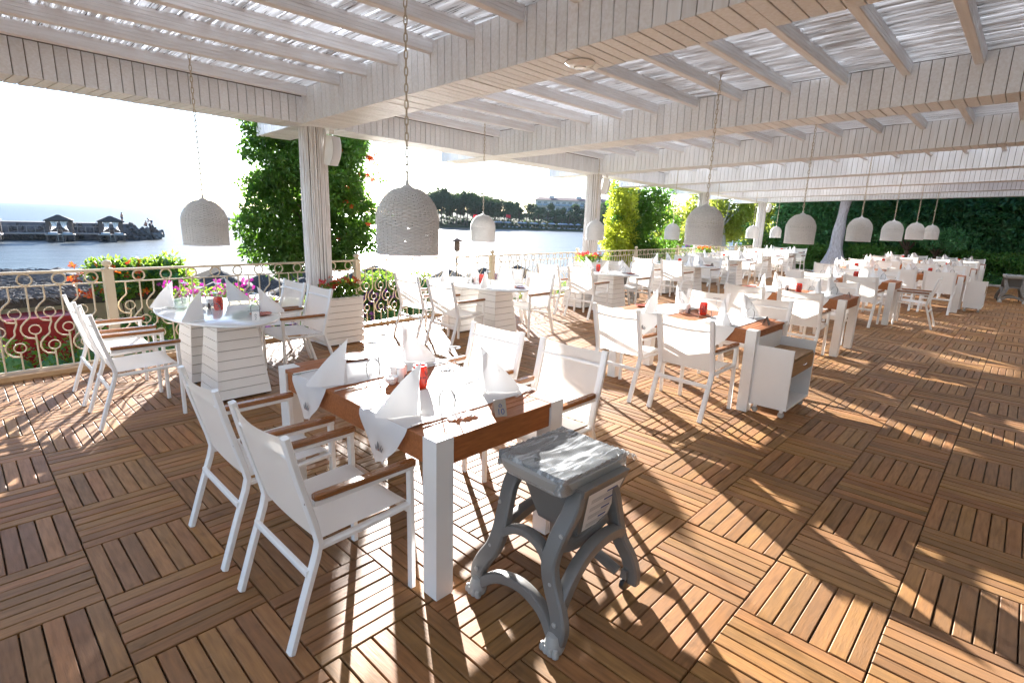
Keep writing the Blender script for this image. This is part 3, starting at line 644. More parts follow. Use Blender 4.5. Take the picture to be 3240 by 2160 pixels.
def make_plate():
    t = thing('side_plate', '', 'plate'); MB().lathe([(.05, 0), (.07, .006), (.095, .014), (.097, .017), (.07, .010), (.0, .008)], 28, cap=False).build('dish', 'rust_plate', t, True)
    MB().lathe([(.0, 0.001), (.05, 0)], 20, cap=False).build('base_ring', 'rust_plate', t); return t
def make_fork():
    t = thing('fork', '', 'fork'); h = MB(); h.prism([(-.006, -.10), (.006, -.10), (.003, -.02), (.003, .03), (.010, .045), (-.010, .045), (-.003, .03), (-.003, -.02)], .001, .0035); h.build('handle', 'steel', t)
    for k in range(4): MB().box(-.0098 + k * .0056, -.0073 + k * .0056, .0455, .088, .002, .004).build('tine', 'steel', t)
    return t
def make_knife():
    t = thing('knife', '', 'knife'); MB().prism([(-.007, -.11), (.007, -.11), (.005, 0), (-.005, 0)], .001, .006).build('handle', 'steel', t); MB().prism([(-.005, .001), (.005, .001), (.009, .06), (.004, .105), (-.004, .11)], .001, .003).build('blade', 'steel', t); return t
def text_me(s, size, mat):
    cu = bpy.data.curves.new('txt', 'FONT'); cu.body = s; cu.size = size; cu.align_x = 'CENTER'; cu.extrude = .0004
    o = bpy.data.objects.new('txt', cu); COL.objects.link(o); dg = bpy.context.evaluated_depsgraph_get(); me = bpy.data.meshes.new_from_object(o.evaluated_get(dg)); bpy.data.objects.remove(o)
    me.materials.clear(); me.materials.append(MATS[mat]); return me
def number_sign(num, loc, rz, label, mat='sign_card', ink='ink_blue'):
    t = thing('number_sign', label, 'sign', loc, rz, 'table number signs'); h, wd = .075, .03; tl = math.atan2(.03, h)
    MB().add([(-wd, -.03, 0), (wd, -.03, 0), (wd, -.0275, 0), (-wd, -.0275, 0), (-wd, -.001, h), (wd, -.001, h), (wd, .0015, h), (-wd, .0015, h)], [(0, 3, 2, 1), (4, 5, 6, 7), (0, 1, 5, 4), (1, 2, 6, 5), (2, 3, 7, 6), (3, 0, 4, 7)]).build('front_card', mat, t)
    MB().add([(-wd, .03, 0), (wd, .03, 0), (wd, .0275, 0), (-wd, .0275, 0), (-wd, .004, h), (wd, .004, h), (wd, .0016, h), (-wd, .0016, h)], [(0, 1, 2, 3), (4, 7, 6, 5), (0, 4, 5, 1), (1, 5, 6, 2), (2, 6, 7, 3), (3, 7, 4, 0)]).build('back_card', mat, t)
    if num:
        o = put('number', text_me(num, .040, ink), t, (0, -.0268, .010)); o.rotation_euler = (PI / 2 - tl, 0, 0)
        e = MB()
        for k in range(3): e.lathe([(.0001, 0), (.0035, .0001), (.0001, .0012)], 6, Matrix.Translation(((k - 1) * .006, (.006 if k == 1 else 0), 0)))
        e.box(-.009, .009, -.008, -.005, 0, .0008); eo = e.build('crest', ink, t); eo.location = (0, -.0115, .050); eo.rotation_euler = (PI / 2 - tl, 0, 0)
    return t
def flame(mb, mt):
    """the flame emblem printed on the cloth"""
    def tongue(x, h, lean, wd):
        n = 6; L_ = [(x - wd * math.sin(PI * (k / n) ** .7) + lean * (k / n) ** 2, h * k / n) for k in range(n + 1)]; Rr = [(x + wd * math.sin(PI * (k / n) ** .8) * .8 + lean * (k / n) ** 2 + .002, h * k / n) for k in range(n + 1)]
        P = L_ + list(reversed(Rr)); m = n + 1
        mb.add([(a, b, 0) for a, b in P], [(k, 2 * m - 1 - k, 2 * m - 2 - k, k + 1) for k in range(n)], mt)
    for a in ((-.022, .030, -.008, .003), (-.012, .050, .006, .0055), (.004, .044, -.006, .005), (.014, .036, .010, .004), (.024, .026, .012, .003)): tongue(*a)
def make_runner(w, wid, drop):
    """cloth across the table (w along X from 0), pointed ends hanging over both sides"""
    t = thing('table_runner', '', 'table runner'); H = .7695; pr = MB(); ns = 26
    top = MB(); top.grid(lambda u, v: (-.004 + (w + .008) * u, wid * (v - .5), H + .0012 * math.sin(u * 21 + v * 5)), 14, 6); top.build('spread', 'cloth', t, True)
    for s, x0 in ((-1, -.004), (1, w + .004)):
        m_ = MB()
        def fn(u, v):
            y = (u - .5) * wid * (1 - .93 * max(0, v - .12) ** 1.15) + .012 * v * math.sin(9 * v); z = H - drop * v
            return (x0 + s * (.008 * min(1, v * 8) + .014 * v * math.sin(u * 9 + 2 * v) * .6 + .012 * v), y + .01 * v, z)
        m_.grid(fn, 12, 12); fl = m_.build('hanging_end', 'cloth', t, True)
        c = Vector(fn(.5, .66)); ex, ey, ez = ((0, -1, 0), (0, 0, 1), (-1, 0, 0)) if s < 0 else ((0, 1, 0), (0, 0, 1), (1, 0, 0)); c.x += s * .011
        e = MB(); flame(e, frame(c - Vector((0, 0, .02)), ex, ey, ez)); e.build('flame_emblem', 'emblem_grey', fl)
        e2 = MB(); e2.lathe([(.0001, 0), (.004, .0002), (.0001, .0004)], 8, frame(c - Vector((-s * .001, 0, .012)), ex, ey, ez)); e2.build('flame_spot', 'emblem_red', fl)
    return t
napk, glas, cand, crue, plat, fork_, knif = Pool(make_napkin), Pool(make_glass), Pool(make_candle), Pool(make_cruet), Pool(make_plate), Pool(make_fork), Pool(make_knife)
runn = Pool(lambda: make_runner(.85, .39, .225))
H1, H2 = .7705, .7455
def settings(cx, cy, hx, dy, H, ph, full, jit=.02):
    """four places: seats at x = cx -/+ hx, y = cy -/+ dy"""
    for sx, sn in ((-1, 'left'), (1, 'right')):
        for sy, en in ((-1, 'near'), (1, 'seaward')):
            where = f'{en} end, {sn} side of {ph}'
            x, y = cx + sx * hx * .62, cy + sy * dy; rz = (-PI / 2 if sx < 0 else PI / 2) + random.gauss(0, .25) - sx * .45
            napk.at((x, y, H + .0025), rz, 'peaked white napkin, ' + where, 'folded napkins')
            glas.at((cx + sx * hx * .26 + random.gauss(0, jit), y + .19 * (1 if sx < 0 else -1) * .6 + random.gauss(0, jit), H + .001), 0, 'upturned wine glass, ' + where, 'upturned wine glasses')
            if full:
                fork_.at((x + sx * .01, y + .13, H + .002), -PI / 2 * -sx + random.gauss(0, .1), 'steel fork at the ' + where, 'forks')
                knif.at((x + sx * .01, y - .145, H + .002), -PI / 2 * -sx + random.gauss(0, .08), 'steel knife at the ' + where, 'knives')
    cand.at((cx + .01, cy - .05, H + .001), random.uniform(0, 3), 'red pierced candle holder on ' + ph, 'red candle holders')
    crue.at((cx - .02, cy + .12, H + .001), random.uniform(-.3, .3), 'salt, pepper and sauce set on ' + ph, 'cruet sets')
rects = [(1.306, 1.65, 'wooden table 10'), (4.95, 1.65, 'the table with the open trolley'), (8.13, 1.645, 'the third wooden table'), (11.71, 1.66, 'the fourth wooden table')]
CG = 'white armchairs set at the tables'
for i, (x0, y0, ph) in enumerate(rects):
    rect_pool.at((x0, y0, 0), 0, 'slatted wooden table with white legs: ' + ph.replace('the ', '', 1) if i else 'slatted wooden table with white legs and number sign 10', 'slatted wooden tables')
    for sx, xx, fc, sn in ((-1, x0 - .30, '+X', 'left'), (1, x0 + 1.215, '-X', 'right')):
        for yy, en in ((y0 + .42, 'near'), (y0 + 1.13, 'seaward')): chair(xx, yy, fc, f'white mesh armchair, {en} end, {sn} side of {ph}', CG, .015 if i == 0 else .04)
    for yy, en in ((y0 + .395, 'near'), (y0 + 1.13, 'seaward')): runn.at((x0, yy, 0), 0, f'white pointed table runner across the {en} half of {ph}', 'white table runners')
    if i: settings(x0 + .425, y0 + .76, .425, .37, H1, ph, i < 3)
    if i: plat.at((x0 + .42, y0 + 1.40, H1 - .004), 0, 'rust-red plate at the seaward end of ' + ph, 'rust-red plates'); number_sign('', (x0 + .43, y0 + .07, H1 - .004), .1, 'dark folded number sign on ' + ph, 'pepper')
ph = rects[0][2]
for (x, y), rz, wh in (((1.455, 1.99), -PI / 2 - .35, 'near end, left side'), ((1.43, 2.62), -PI / 2 - .35, 'seaward end, left side'), ((1.93, 2.03), PI / 2 + .75 - 1.5, 'near end, right side'), ((1.955, 2.80), PI / 2 - .6, 'seaward end, right side')):
    napk.at((x, y, H1 + .0025), rz, f'peaked white napkin at the {wh} of {ph}', 'folded napkins')
for (x, y), wh in (((1.567, 1.897), 'near end, left side'), ((1.60, 2.60), 'seaward end, left side'), ((1.90, 2.236), 'near end, right side'), ((1.77, 2.74), 'seaward end, right side')): glas.at((x, y, H1 + .001), 0, f'upturned wine glass at the {wh} of {ph}', 'upturned wine glasses')
for (x, y), rz, wh in (((1.37, 2.19), PI / 2 + .1, 'near end, left side'), ((1.36, 2.93), PI / 2 + .1, 'seaward end, left side'), ((2.05, 1.84), -PI / 2 - 2.9, 'near end, right side'), ((2.05, 2.62), -PI / 2, 'seaward end, right side')): fork_.at((x, y, H1 + .002), rz, f'steel fork at the {wh} of {ph}', 'forks')
for (x, y), rz, wh in (((1.43, 1.85), -PI / 2 + .05, 'near end, left side'), ((1.42, 2.51), -PI / 2 + .05, 'seaward end, left side'), ((2.03, 2.18), PI / 2, 'near end, right side'), ((2.03, 2.93), PI / 2, 'seaward end, right side')): knif.at((x, y, H1 + .002), rz, f'steel knife at the {wh} of {ph}', 'knives')
cand.at((1.709, 2.301, H1 - .004), .4, 'red pierced candle holder on ' + ph, 'red candle holders'); crue.at((1.685, 2.45, H1 - .004), .5, 'salt, pepper and sauce set on ' + ph, 'cruet sets')
plat.at((1.754, 3.06, H1 - .004), 0, 'rust-red plate at the seaward end of ' + ph, 'rust-red plates')
number_sign('10', (1.735, 1.71, H1 - .004), math.radians(-24), 'small folded card reading 10 on the nearest wooden table')
wr = MB(); wr.grid(lambda u, v: (1.52 + .14 * u + .01 * math.sin(v * 5), 1.775 + .06 * v + .01 * math.sin(u * 7), H1 + .0035 + .004 * math.sin(u * 17) * math.cos(v * 9)), 8, 4); tag(wr.build('cutlery_wrapper', 'cloth'), 'crumpled white paper wrapper beside the number 10 card', 'wrapper')
ph_o = ['oval marble table 2', 'the second oval marble table', 'the third oval marble table', 'the fourth oval marble table', 'the fifth oval marble table', 'the sixth oval marble table', 'the farthest oval marble table']
ovals = [(1.72, 5.56), (5.36, 5.78), (8.66, 6.02), (12.2, 6.12), (15.65, 6.48), (18.95, 6.76), (22.3, 7.0)]
for i, (cx, cy) in enumerate(ovals):
    ph = ph_o[i]; (oval_pool if i < 3 else oval_far).at((cx, cy, 0), 0, 'white ' + ph.replace('the ', '', 1) + ' on two slatted pedestals', 'oval marble tables')
    for sx, xx, fc, sn in ((-1, cx - .79, '+X', 'left'), (1, cx + .79, '-X', 'right')):
        for yy, en in ((cy - .39, 'near'), (cy + .34, 'seaward')):
            if i == 1 and sx > 0 and en == 'near': chair(5.97, 5.32, fc, f'white mesh armchair, {en} end, {sn} side of {ph}', CG); continue
            if i == 0 and sx > 0: yy = cy + (.0 if en == 'near' else .62); xx = 2.53
            chair(xx, yy, fc, f'white mesh armchair, {en} end, {sn} side of {ph}', CG, .03)
    settings(cx, cy, .42, .42, H2, ph, i < 2)
    if i != 0: plat.at((cx + .12, cy - .72, H2), 0, 'rust-red plate at the near end of ' + ph, 'rust-red plates')
    if i > 2: number_sign('', (cx + .05, cy - .84, H2), 0, 'dark folded number sign on ' + ph, 'pepper')
plat.at((1.93, 5.02, H2), 0, 'rust-red plate beside the number 2 card on oval marble table 2', 'rust-red plates')
number_sign('2', (1.80, 4.80, H2), math.radians(-24), 'small folded card reading 2 on the oval marble table', 'paper', 'emblem_grey')
fn_ = ['fifth', 'sixth', 'farthest']
for i, x0 in enumerate((14.91, 18.2, 21.4)):
    for y0, en0 in ((.93, 'near'), (2.38, 'seaward')):
        ph = f'the {en0} table in the {fn_[i]} row'
        far_pool.at((x0, y0, 0), 0, 'slatted wooden table with white legs, ' + ph, 'slatted wooden tables')
        for sx, xx, fc, sn in ((-1, x0 - .32, '+X', 'left'), (1, x0 + 1.19, '-X', 'right')):
            for yy, en in ((y0 + .36, 'near'), (y0 + 1.03, 'seaward')): chair(xx, yy, fc, f'white mesh armchair, {en} end, {sn} side of {ph}', CG, .05)
        settings(x0 + .425, y0 + .69, .425, .33, .766, ph, False)
chair(12.15, 1.33, '+Y', 'white mesh armchair at the near end of the fourth wooden table, seen from the side', CG, .05)

# ------------------------------------------------------------------ wicker pendant lamps
def make_lamp():
    t = thing('pendant_lamp', '', 'lamp'); R0 = .19
    def rad(z):
        if z < .21: return R0 - .004 * (1 - z / .21)
        u = (z - .21) / .185; return R0 * max(.0, 1 - u * u) ** .5 * (1 - .02 * u) + .030 * u ** 6
    sh = MB(); n = 72; stakes = 36
    zs = list(np.linspace(0, .21, 23)) + [.21 + .185 * math.sin(PI / 2 * k / 24) for k in range(1, 25)]
    for ri, z in enumerate(zs):
        r0 = rad(z); pts = []
        for i in range(n):
            a = 2 * PI * i / n; off = .0058 * (1 if (i // 2 + ri) % 2 else -1) * min(1, r0 / .08); pts.append(((r0 + off) * math.cos(a), (r0 + off) * math.sin(a), z + random.gauss(0, .0006)))
        sh.tube(pts, 1, 6, closed=True, sec=(.0034, .0050))
    shade = sh.build('shade', 'wicker', t, True)
    st = MB()
    for k in range(stakes):
        a = 2 * PI * (k * 2 + .5) / n
        st.tube([(rad(z) * math.cos(a), rad(z) * math.sin(a), z) for z in zs[::3] + [zs[-1]]], .0042, 4)
    st.build('stakes', 'wicker', shade, True)
    rim = MB(); rim.tube([(R0 * math.cos(2 * PI * i / 48), R0 * math.sin(2 * PI * i / 48), -.003) for i in range(48)], .0085, 6, closed=True); rim.build('rim', 'wicker', shade, True)
    MB().lathe([(.045, .388), (.040, .402), (.024, .414), (.012, .420), (.010, .445), (.006, .448)], 16).build('cap', 'wicker', t, True)
    MB().lathe([(.03, .30), (.032, .27), (.018, .22), (.0, .21)], 12, cap=False).build('bulb', 'ceramic', t, True)
    return t
def link(mb, z, flat):
    pts = []
    for i in range(14):
        a = 2 * PI * i / 14; x = .0095 * math.cos(a); zz = .021 * math.sin(a) + (.006 if math.sin(a) > 0 else -.006); pts.append((x, 0, z + zz) if flat else (0, x, z + zz))
    mb.tube(pts, .0042, 5, closed=True, up=(0, 1, 0) if flat else (1, 0, 0))
lamps = Pool(make_lamp); lamp_ch = {}
def chain_me(n):
    if n not in lamp_ch:
        mb = MB()
        for k in range(n): link(mb, .47 + .046 * k, k % 2 == 0)
        lamp_ch[n] = mb.mesh('chain', 'chain_metal', True)
    return lamp_ch[n]
rose_me = MB().lathe([(.05, 0), (.05, -.012), (.03, -.03), (.008, -.035)], 16).mesh('ceiling_rose', 'white_paint', True)
LP = [(1.72, 5.64, 1.36, 'above oval table 2'), (2.05, 2.88, 1.452, 'nearest, above wooden table 10'), (5.93, 6.32, 1.32, 'above the second oval table'), (9.85, 6.93, 1.29, 'in front of the second column'), (13.35, 6.93, 1.28, 'in front of the yellow-green vine'),
      (5.72, 2.60, 1.482, 'above the table with the trolley'), (16.0, 6.95, 1.28, 'half hidden behind the trolley table lamp'), (18.8, 6.85, 1.29, 'just left of the farthest column'), (21.9, 7.12, 1.29, 'just right of the farthest column'), (8.52, 2.44, 1.472, 'above the third wooden table'), (11.3, 2.27, 1.49, 'just right of the white trunk'),
      (13.95, 2.20, 1.485, 'left of the three against the dark hedge'), (17.15, 2.22, 1.49, 'middle of the three against the dark hedge'), (20.3, 2.24, 1.475, 'farthest, against the dark hedge')]
for x, y, z, wh in LP:
    o = lamps.at((x, y, z), random.uniform(0, 1), 'white wicker dome pendant lamp on a chain, ' + wh, 'wicker pendant lamps')
    for c in [c for c in o.children if c.name.startswith(('chain', 'ceiling_rose'))]: bpy.data.objects.remove(c)
    zt = beam_z(y) + .365; n = int((zt - z - .47) / .046) + 1
    LPo = o
    o['_n'] = n
for o in [o for o in COL.objects if o.name.startswith('pendant_lamp')]:
    n = o['_n']; del o['_n']; put('chain', chain_me(n), o, (0, 0, 0)); put('ceiling_rose', rose_me, o, (0, 0, .47 + .046 * n))

# ------------------------------------------------------------------ high chairs wrapped in film
def make_highchair():
    """local x 0..0.54, y 0..0.47; clawed feet on the x = 0 side, castors on the x = .54 side"""
    t = thing('high_chair', '', 'high chair')
    def leg(pts, w=.030, h=.019, up=(1, 0, 0)):
        w *= 1.08; h *= 1.15; P = [Vector(p) for p in pts]; out = []
        for i in range(len(P) - 1):
            a = P[max(0, i - 1)]; b = P[i]; c = P[i + 1]; d = P[min(len(P) - 1, i + 2)]
            for k in range(4):
                u = k / 4; out.append(.5 * ((2 * b) + (c - a) * u + (2 * a - 5 * b + 4 * c - d) * u * u + (3 * b - a - 3 * c + d) * u ** 3))
        out.append(P[-1]); return MB().tube(out, 1, 10, up=up, sec=(w, h))
    for y, s in ((0, 1), (.47, -1)):
        y1 = lambda d: y + s * d
        leg([(0, y, .03), (.004, y1(-.012), .10), (.015, y1(.015), .17), (.028, y1(.060), .245), (.040, y1(.085), .33), (.075, y1(.078), .43), (.125, y1(.060), .53), (.175, y1(.07), .60)], .036, .021).build('leg', 'grey_plastic', t, True)
        leg([(.54, y, .035), (.535, y1(.0), .10), (.515, y1(.015), .18), (.485, y1(.045), .26), (.468, y1(.062), .34), (.445, y1(.065), .43), (.405, y1(.062), .53), (.365, y1(.07), .60)], .034, .021).build('leg', 'grey_plastic', t, True)
        leg([(.020, y1(.015), .16), (.09, y1(.02), .25), (.19, y1(.03), .315), (.31, y1(.035), .345), (.42, y1(.04), .335), (.48, y1(.05), .30)], .024, .026, up=(0, 1, 0)).build('arch', 'grey_plastic', t, True)
        paw = MB(); paw.lathe([(.0, .0), (.040, .002), (.044, .02), (.036, .05), (.028, .075), (.0, .085)], 12, Matrix.Translation((-.012, y, 0)), cap=False)
        for k in range(4): paw.lathe([(.0, .0), (.015, .002), (.016, .016), (.010, .032), (.0, .036)], 8, Matrix.Translation((-.046 + .004 * abs(k - 1.5), y + (k - 1.5) * .022, 0)), cap=False)
        paw.build('claw_foot', 'grey_light', t, True)
        fork = MB(); fork.box(.495, .528, y1(.02) - .016, y1(.02) + .016, .06, .105); fo = fork.build('castor', 'grey_plastic', t)
        MB().lathe([(.028, -.011), (.030, -.004), (.030, .004), (.028, .011)], 16, Matrix.Translation((.51, y1(.02), .030)) @ Matrix.Rotation(PI / 2, 4, 'X')).build('wheel', 'dark_plastic', fo, True)
        for bx, by, bz, ex in ((.030, .055, .255, -1), (.083, .055, .45, -1), (.0, -.002, .12, -1)):
            MB().lathe([(.0, .0), (.011, .0), (.011, .006), (.0, .009)], 12, Matrix.Translation((bx - .018, y1(by), bz)) @ Matrix.Rotation(-PI / 2, 4, 'Y'), cap=False).build('bolt_cap', 'grey_light', t, True)
    leg([(.0, .02, .055), (.02, .10, .115), (.028, .235, .145), (.02, .37, .115), (.0, .45, .055)], .024, .022).build('front_stretcher', 'grey_plastic', t, True)
    leg([(.035, .07, .30), (.055, .15, .365), (.06, .235, .385), (.055, .32, .365), (.035, .40, .30)], .018, .022).build('upper_stretcher', 'grey_plastic', t, True)
    leg([(.49, .05, .09), (.47, .235, .15), (.49, .42, .09)], .020, .018).build('rear_stretcher', 'grey_plastic', t, True)
    leg([(.47, .07, .33), (.45, .235, .40), (.47, .40, .33)], .016, .018).build('rear_upper_stretcher', 'grey_plastic', t, True)
    leg([(.06, .085, .40), (.22, .10, .34), (.40, .085, .40)], .026, .02, up=(0, 1, 0)).build('side_brace', 'grey_plastic', t, True)
    # upturned seat bucket between the legs, back panel with the instruction sheet facing -Y
    def bucket(z0, z1, i):
        return [(.10 + i, .10 + i * .5, z1), (.44 - i, .10 + i * .5, z1), (.44 - i, .38, z1), (.10 + i, .38, z1)]
    b = MB(); lo = [(.205, .085), (.40, .085), (.40, .31), (.205, .31)]; hi = [(.15, .018), (.47, .018), (.47, .40), (.15, .40)]
    b.add([(x, y, .375) for x, y in lo] + [(x, y, .63) for x, y in hi], [(0, 3, 2, 1), (0, 1, 5, 4), (1, 2, 6, 5), (2, 3, 7, 6), (3, 0, 4, 7), (4, 5, 6, 7)]); b.build('seat_bucket', 'grey_plastic', t)
    # sheet with printed blocks on the slanting face
    o0, o1 = Vector((.222, .079, .395)), Vector((.185, .022, .615)); wd0, wd1 = .165, .255
    def onface(u, v, d): p0 = o0.lerp(o1, v); wdt = wd0 + (wd1 - wd0) * v; return p0 + Vector((wdt * u, -.001 - d, -.0003))
    sh = MB(); sh.grid(lambda u, v: tuple(onface(u, v * .92, .0025)), 2, 2); so = sh.build('instruction_sheet', 'paper', t)
    for k in range(4):
        m_ = MB(); v0 = .78 - .20 * k; m_.grid(lambda u, v: tuple(onface(.55 + .30 * u, v0 + .045 * v, .004)), 1, 1); m_.build('printed_heading', 'label_blue', so)
        g_ = MB()
        for q in range(3): g_.grid(lambda u, v: tuple(onface(.12 + .72 * u, v0 - .045 - .035 * q + .016 * v, .004)), 1, 1)
        g_.build('printed_lines', 'print_grey', so)
    # tray on top with rounded corners
    def rrect(x0, x1, y0, y1, r, z, n=5):
        P = []
        for cx, cy, a0 in ((x1 - r, y1 - r, 0), (x0 + r, y1 - r, PI / 2), (x0 + r, y0 + r, PI), (x1 - r, y0 + r, 3 * PI / 2)):
            for k in range(n + 1): a = a0 + PI / 2 * k / n; P.append((cx + r * math.cos(a), cy + r * math.sin(a), z))
        return P
    def stack(rings): 
        m = len(rings[0]); mb = MB(); vs = [v for r_ in rings for v in r_]; fs = []
        for i in range(len(rings) - 1):
            for k in range(m): l = (k + 1) % m; fs.append((i * m + k, i * m + l, (i + 1) * m + l, (i + 1) * m + k))
        fs.append(tuple(reversed(range(m)))); fs.append(tuple((len(rings) - 1) * m + k for k in range(m))); return mb.add(vs, fs)
    stack([rrect(.075, .49, .075, .42, .05, .60), rrect(.055, .51, .06, .44, .07, .63), rrect(.05, .515, .055, .445, .07, .665), rrect(.065, .50, .07, .43, .06, .672), rrect(.09, .475, .095, .405, .05, .645)]).build('tray', 'grey_light', t, True)
    stack([rrect(.16, .40, .15, .36, .06, .640), rrect(.17, .39, .16, .35, .06, .662), rrect(.20, .36, .19, .32, .05, .666)]).build('cup_well', 'grey_plastic', t, True)
    MB().lathe([(.0, .0), (.03, .005), (.045, .012), (.05, .02)], 16, Matrix.Translation((.14, .30, .645)), cap=False).build('cup', 'ceramic', t, True)
    fl = MB()
    def ff(u, v):
        x = .035 + .50 * u; y = .035 + .43 * v; d = min(u, 1 - u, v, 1 - v)
        z = .692 - .012 * math.sin(PI * u) * math.sin(PI * v) + .003 * math.sin(21 * u + 17 * v) * math.sin(13 * v - 9 * u)
        if d < .06: k = (1 - d / .06); z -= .075 * k + .003 * math.sin(90 * u + 70 * v); x += (.5 - u) * .05 * k; y += (.5 - v) * .05 * k
        return (x, y, z)
    fl.grid(ff, 40, 34); fl.build('plastic_film', 'film', t, True)
    tail = MB(); tail.grid(lambda u, v: (.53 + .10 * u, .10 + .12 * v - .03 * u, .66 - .05 * u + .012 * math.sin(19 * u + 15 * v) + .006 * math.sin(41 * v)), 12, 10); tail.build('film_tail', 'film', t, True)
    return t
hch = Pool(make_highchair)
hch.at((1.485, 1.105, 0), math.radians(-2), 'grey plastic high chair wrapped in clear film beside the nearest wooden table', 'wrapped high chairs')
hch.at((10.05, 6.0, 0), math.radians(18), 'grey plastic high chair wrapped in film beside the second column', 'wrapped high chairs')
hch.at((18.5, -.1, 0), math.radians(10), 'grey plastic high chair wrapped in film by the far low hedge', 'wrapped high chairs')

# ------------------------------------------------------------------ service trolleys (open towards -Y)
def make_trolley():
    t = thing('service_trolley', '', 'trolley'); W, D, z0, z1 = .66, .33, .085, .64; th = .018
    MB().box(0, th, 0, D, z0, z1).build('side_panel', 'white_paint', t); MB().box(W - th, W, 0, D, z0, z1).build('side_panel', 'white_paint', t)
    MB().box(th + .001, W - th - .001, D - th, D, z0, z1 + .06).build('back_panel', 'white_paint', t); MB().box(th + .001, W - th - .001, .001, D - th - .001, z0, z0 + th).build('bottom_shelf', 'white_paint', t)
    MB().box(th + .001, W - th - .001, .012, D - th - .001, z1 - .105, z1 - .09).build('top_shelf', 'drawer_wood', t)
    d = MB().box(th + .004, W - th - .004, .002, .02, z1 - .245, z1 - .108).build('drawer', 'drawer_wood', t); MB().tube([(W * .42, -.012, z1 - .17), (W * .5, -.018, z1 - .17), (W * .58, -.012, z1 - .17)], .005, 6).build('handle', 'steel', d, True)
    MB().box(th + .004, W - th - .004, .021, D - th - .01, z1 - .245, z1 - .235).build('drawer_floor', 'drawer_wood', t)
    MB().box(.12, .30, .08, .22, z0 + th + .001, z0 + th + .03).build('tray', 'ceramic', t)
    for x in (.05, W - .05):
        for y in (.05, D - .05):
            c = MB().box(x - .012, x + .012, y - .014, y + .014, .05, z0 - .001).build('castor', 'white_paint', t); MB().lathe([(.026, -.010), (.028, 0), (.026, .010)], 14, Matrix.Translation((x, y, .028)) @ Matrix.Rotation(PI / 2, 4, 'Y')).build('wheel', 'grey_light', c, True)
    return t
trol = Pool(make_trolley)
trol.at((4.98, 1.325, 0), 0, 'white trolley with a wooden drawer at the end of the second wooden table', 'service trolleys')
trol.at((15.40, .56, 0), 0, 'white trolley closed side on, at the end of the fifth wooden row', 'service trolleys')
trol.at((14.35, 3.95, 0), .2, 'white trolley half hidden between the far wooden and oval tables', 'service trolleys')

# ------------------------------------------------------------------ planters with red and orange flowers
def bloom_box(par, x0, x1, y0, y1, z, h, n, mat, leaf='shrub_leaf', fs=.022):
    m_ = MB(); p = np.stack([rng.uniform(x0, x1, n * 9), rng.uniform(y0, y1, n * 9), z + h * .75 * rng.uniform(0, 1, n * 9) ** .8], 1); leaves(m_, p, .05, np.tile((0, 0, 1.0), (len(p), 1)), .75, .55); m_.build('foliage', leaf, par)
    f = MB(); flowers(f, [(rng.uniform(x0, x1), rng.uniform(y0, y1), z + h * rng.uniform(.55, 1.05)) for _ in range(n)], fs); f.build('blossom', mat, par)
pl = thing('planter', 'white slatted planter of red and orange flowers before the nearest column', 'planter', (3.20, 6.27, 0))
core = MB().box(.016, .524, .016, .264, .02, .58).build('box', 'beam_core', pl)
for k in range(7):
    z0 = .02 + k * .084; MB().box(0, .54, 0, .014, z0, z0 + .078).build('slat', 'white_paint', core); MB().box(0, .54, .266, .28, z0, z0 + .078).build('slat', 'white_paint', core)
    MB().box(0, .014, .0145, .2655, z0, z0 + .078).build('slat', 'white_paint', core); MB().box(.526, .54, .0145, .2655, z0, z0 + .078).build('slat', 'white_paint', core)
MB().box(-.008, .548, -.008, .288, .6085, .622).build('rim', 'white_paint', pl)
bloom_box(pl, .02, .22, .03, .26, .60, .24, 34, 'petal_red'); bloom_box(pl, .20, .54, .02, .27, .60, .26, 62, 'petal_orange')
for (x, y), wh in (((9.50, 6.80), 'beside the second high chair'), ((16.3, 7.35), 'before the third column')):
    p2 = thing('planter', 'tapered white planter of orange-red flowers ' + wh, 'planter', (x, y, 0), .1)
    m_ = MB(); m_.add([(-.15, -.15, 0), (.15, -.15, 0), (.15, .15, 0), (-.15, .15, 0), (-.24, -.22, .80), (.24, -.22, .80), (.24, .22, .80), (-.24, .22, .80)], [(0, 3, 2, 1), (4, 5, 6, 7), (0, 1, 5, 4), (1, 2, 6, 5), (2, 3, 7, 6), (3, 0, 4, 7)]); m_.build('pot', 'white_paint', p2)
    MB().box(-.25, .25, -.23, .23, .801, .83).build('rim', 'white_paint', p2); bloom_box(p2, -.24, .24, -.2, .2, .82, .2, 60, 'petal_red' if x < 12 else 'petal_orange', fs=.03)

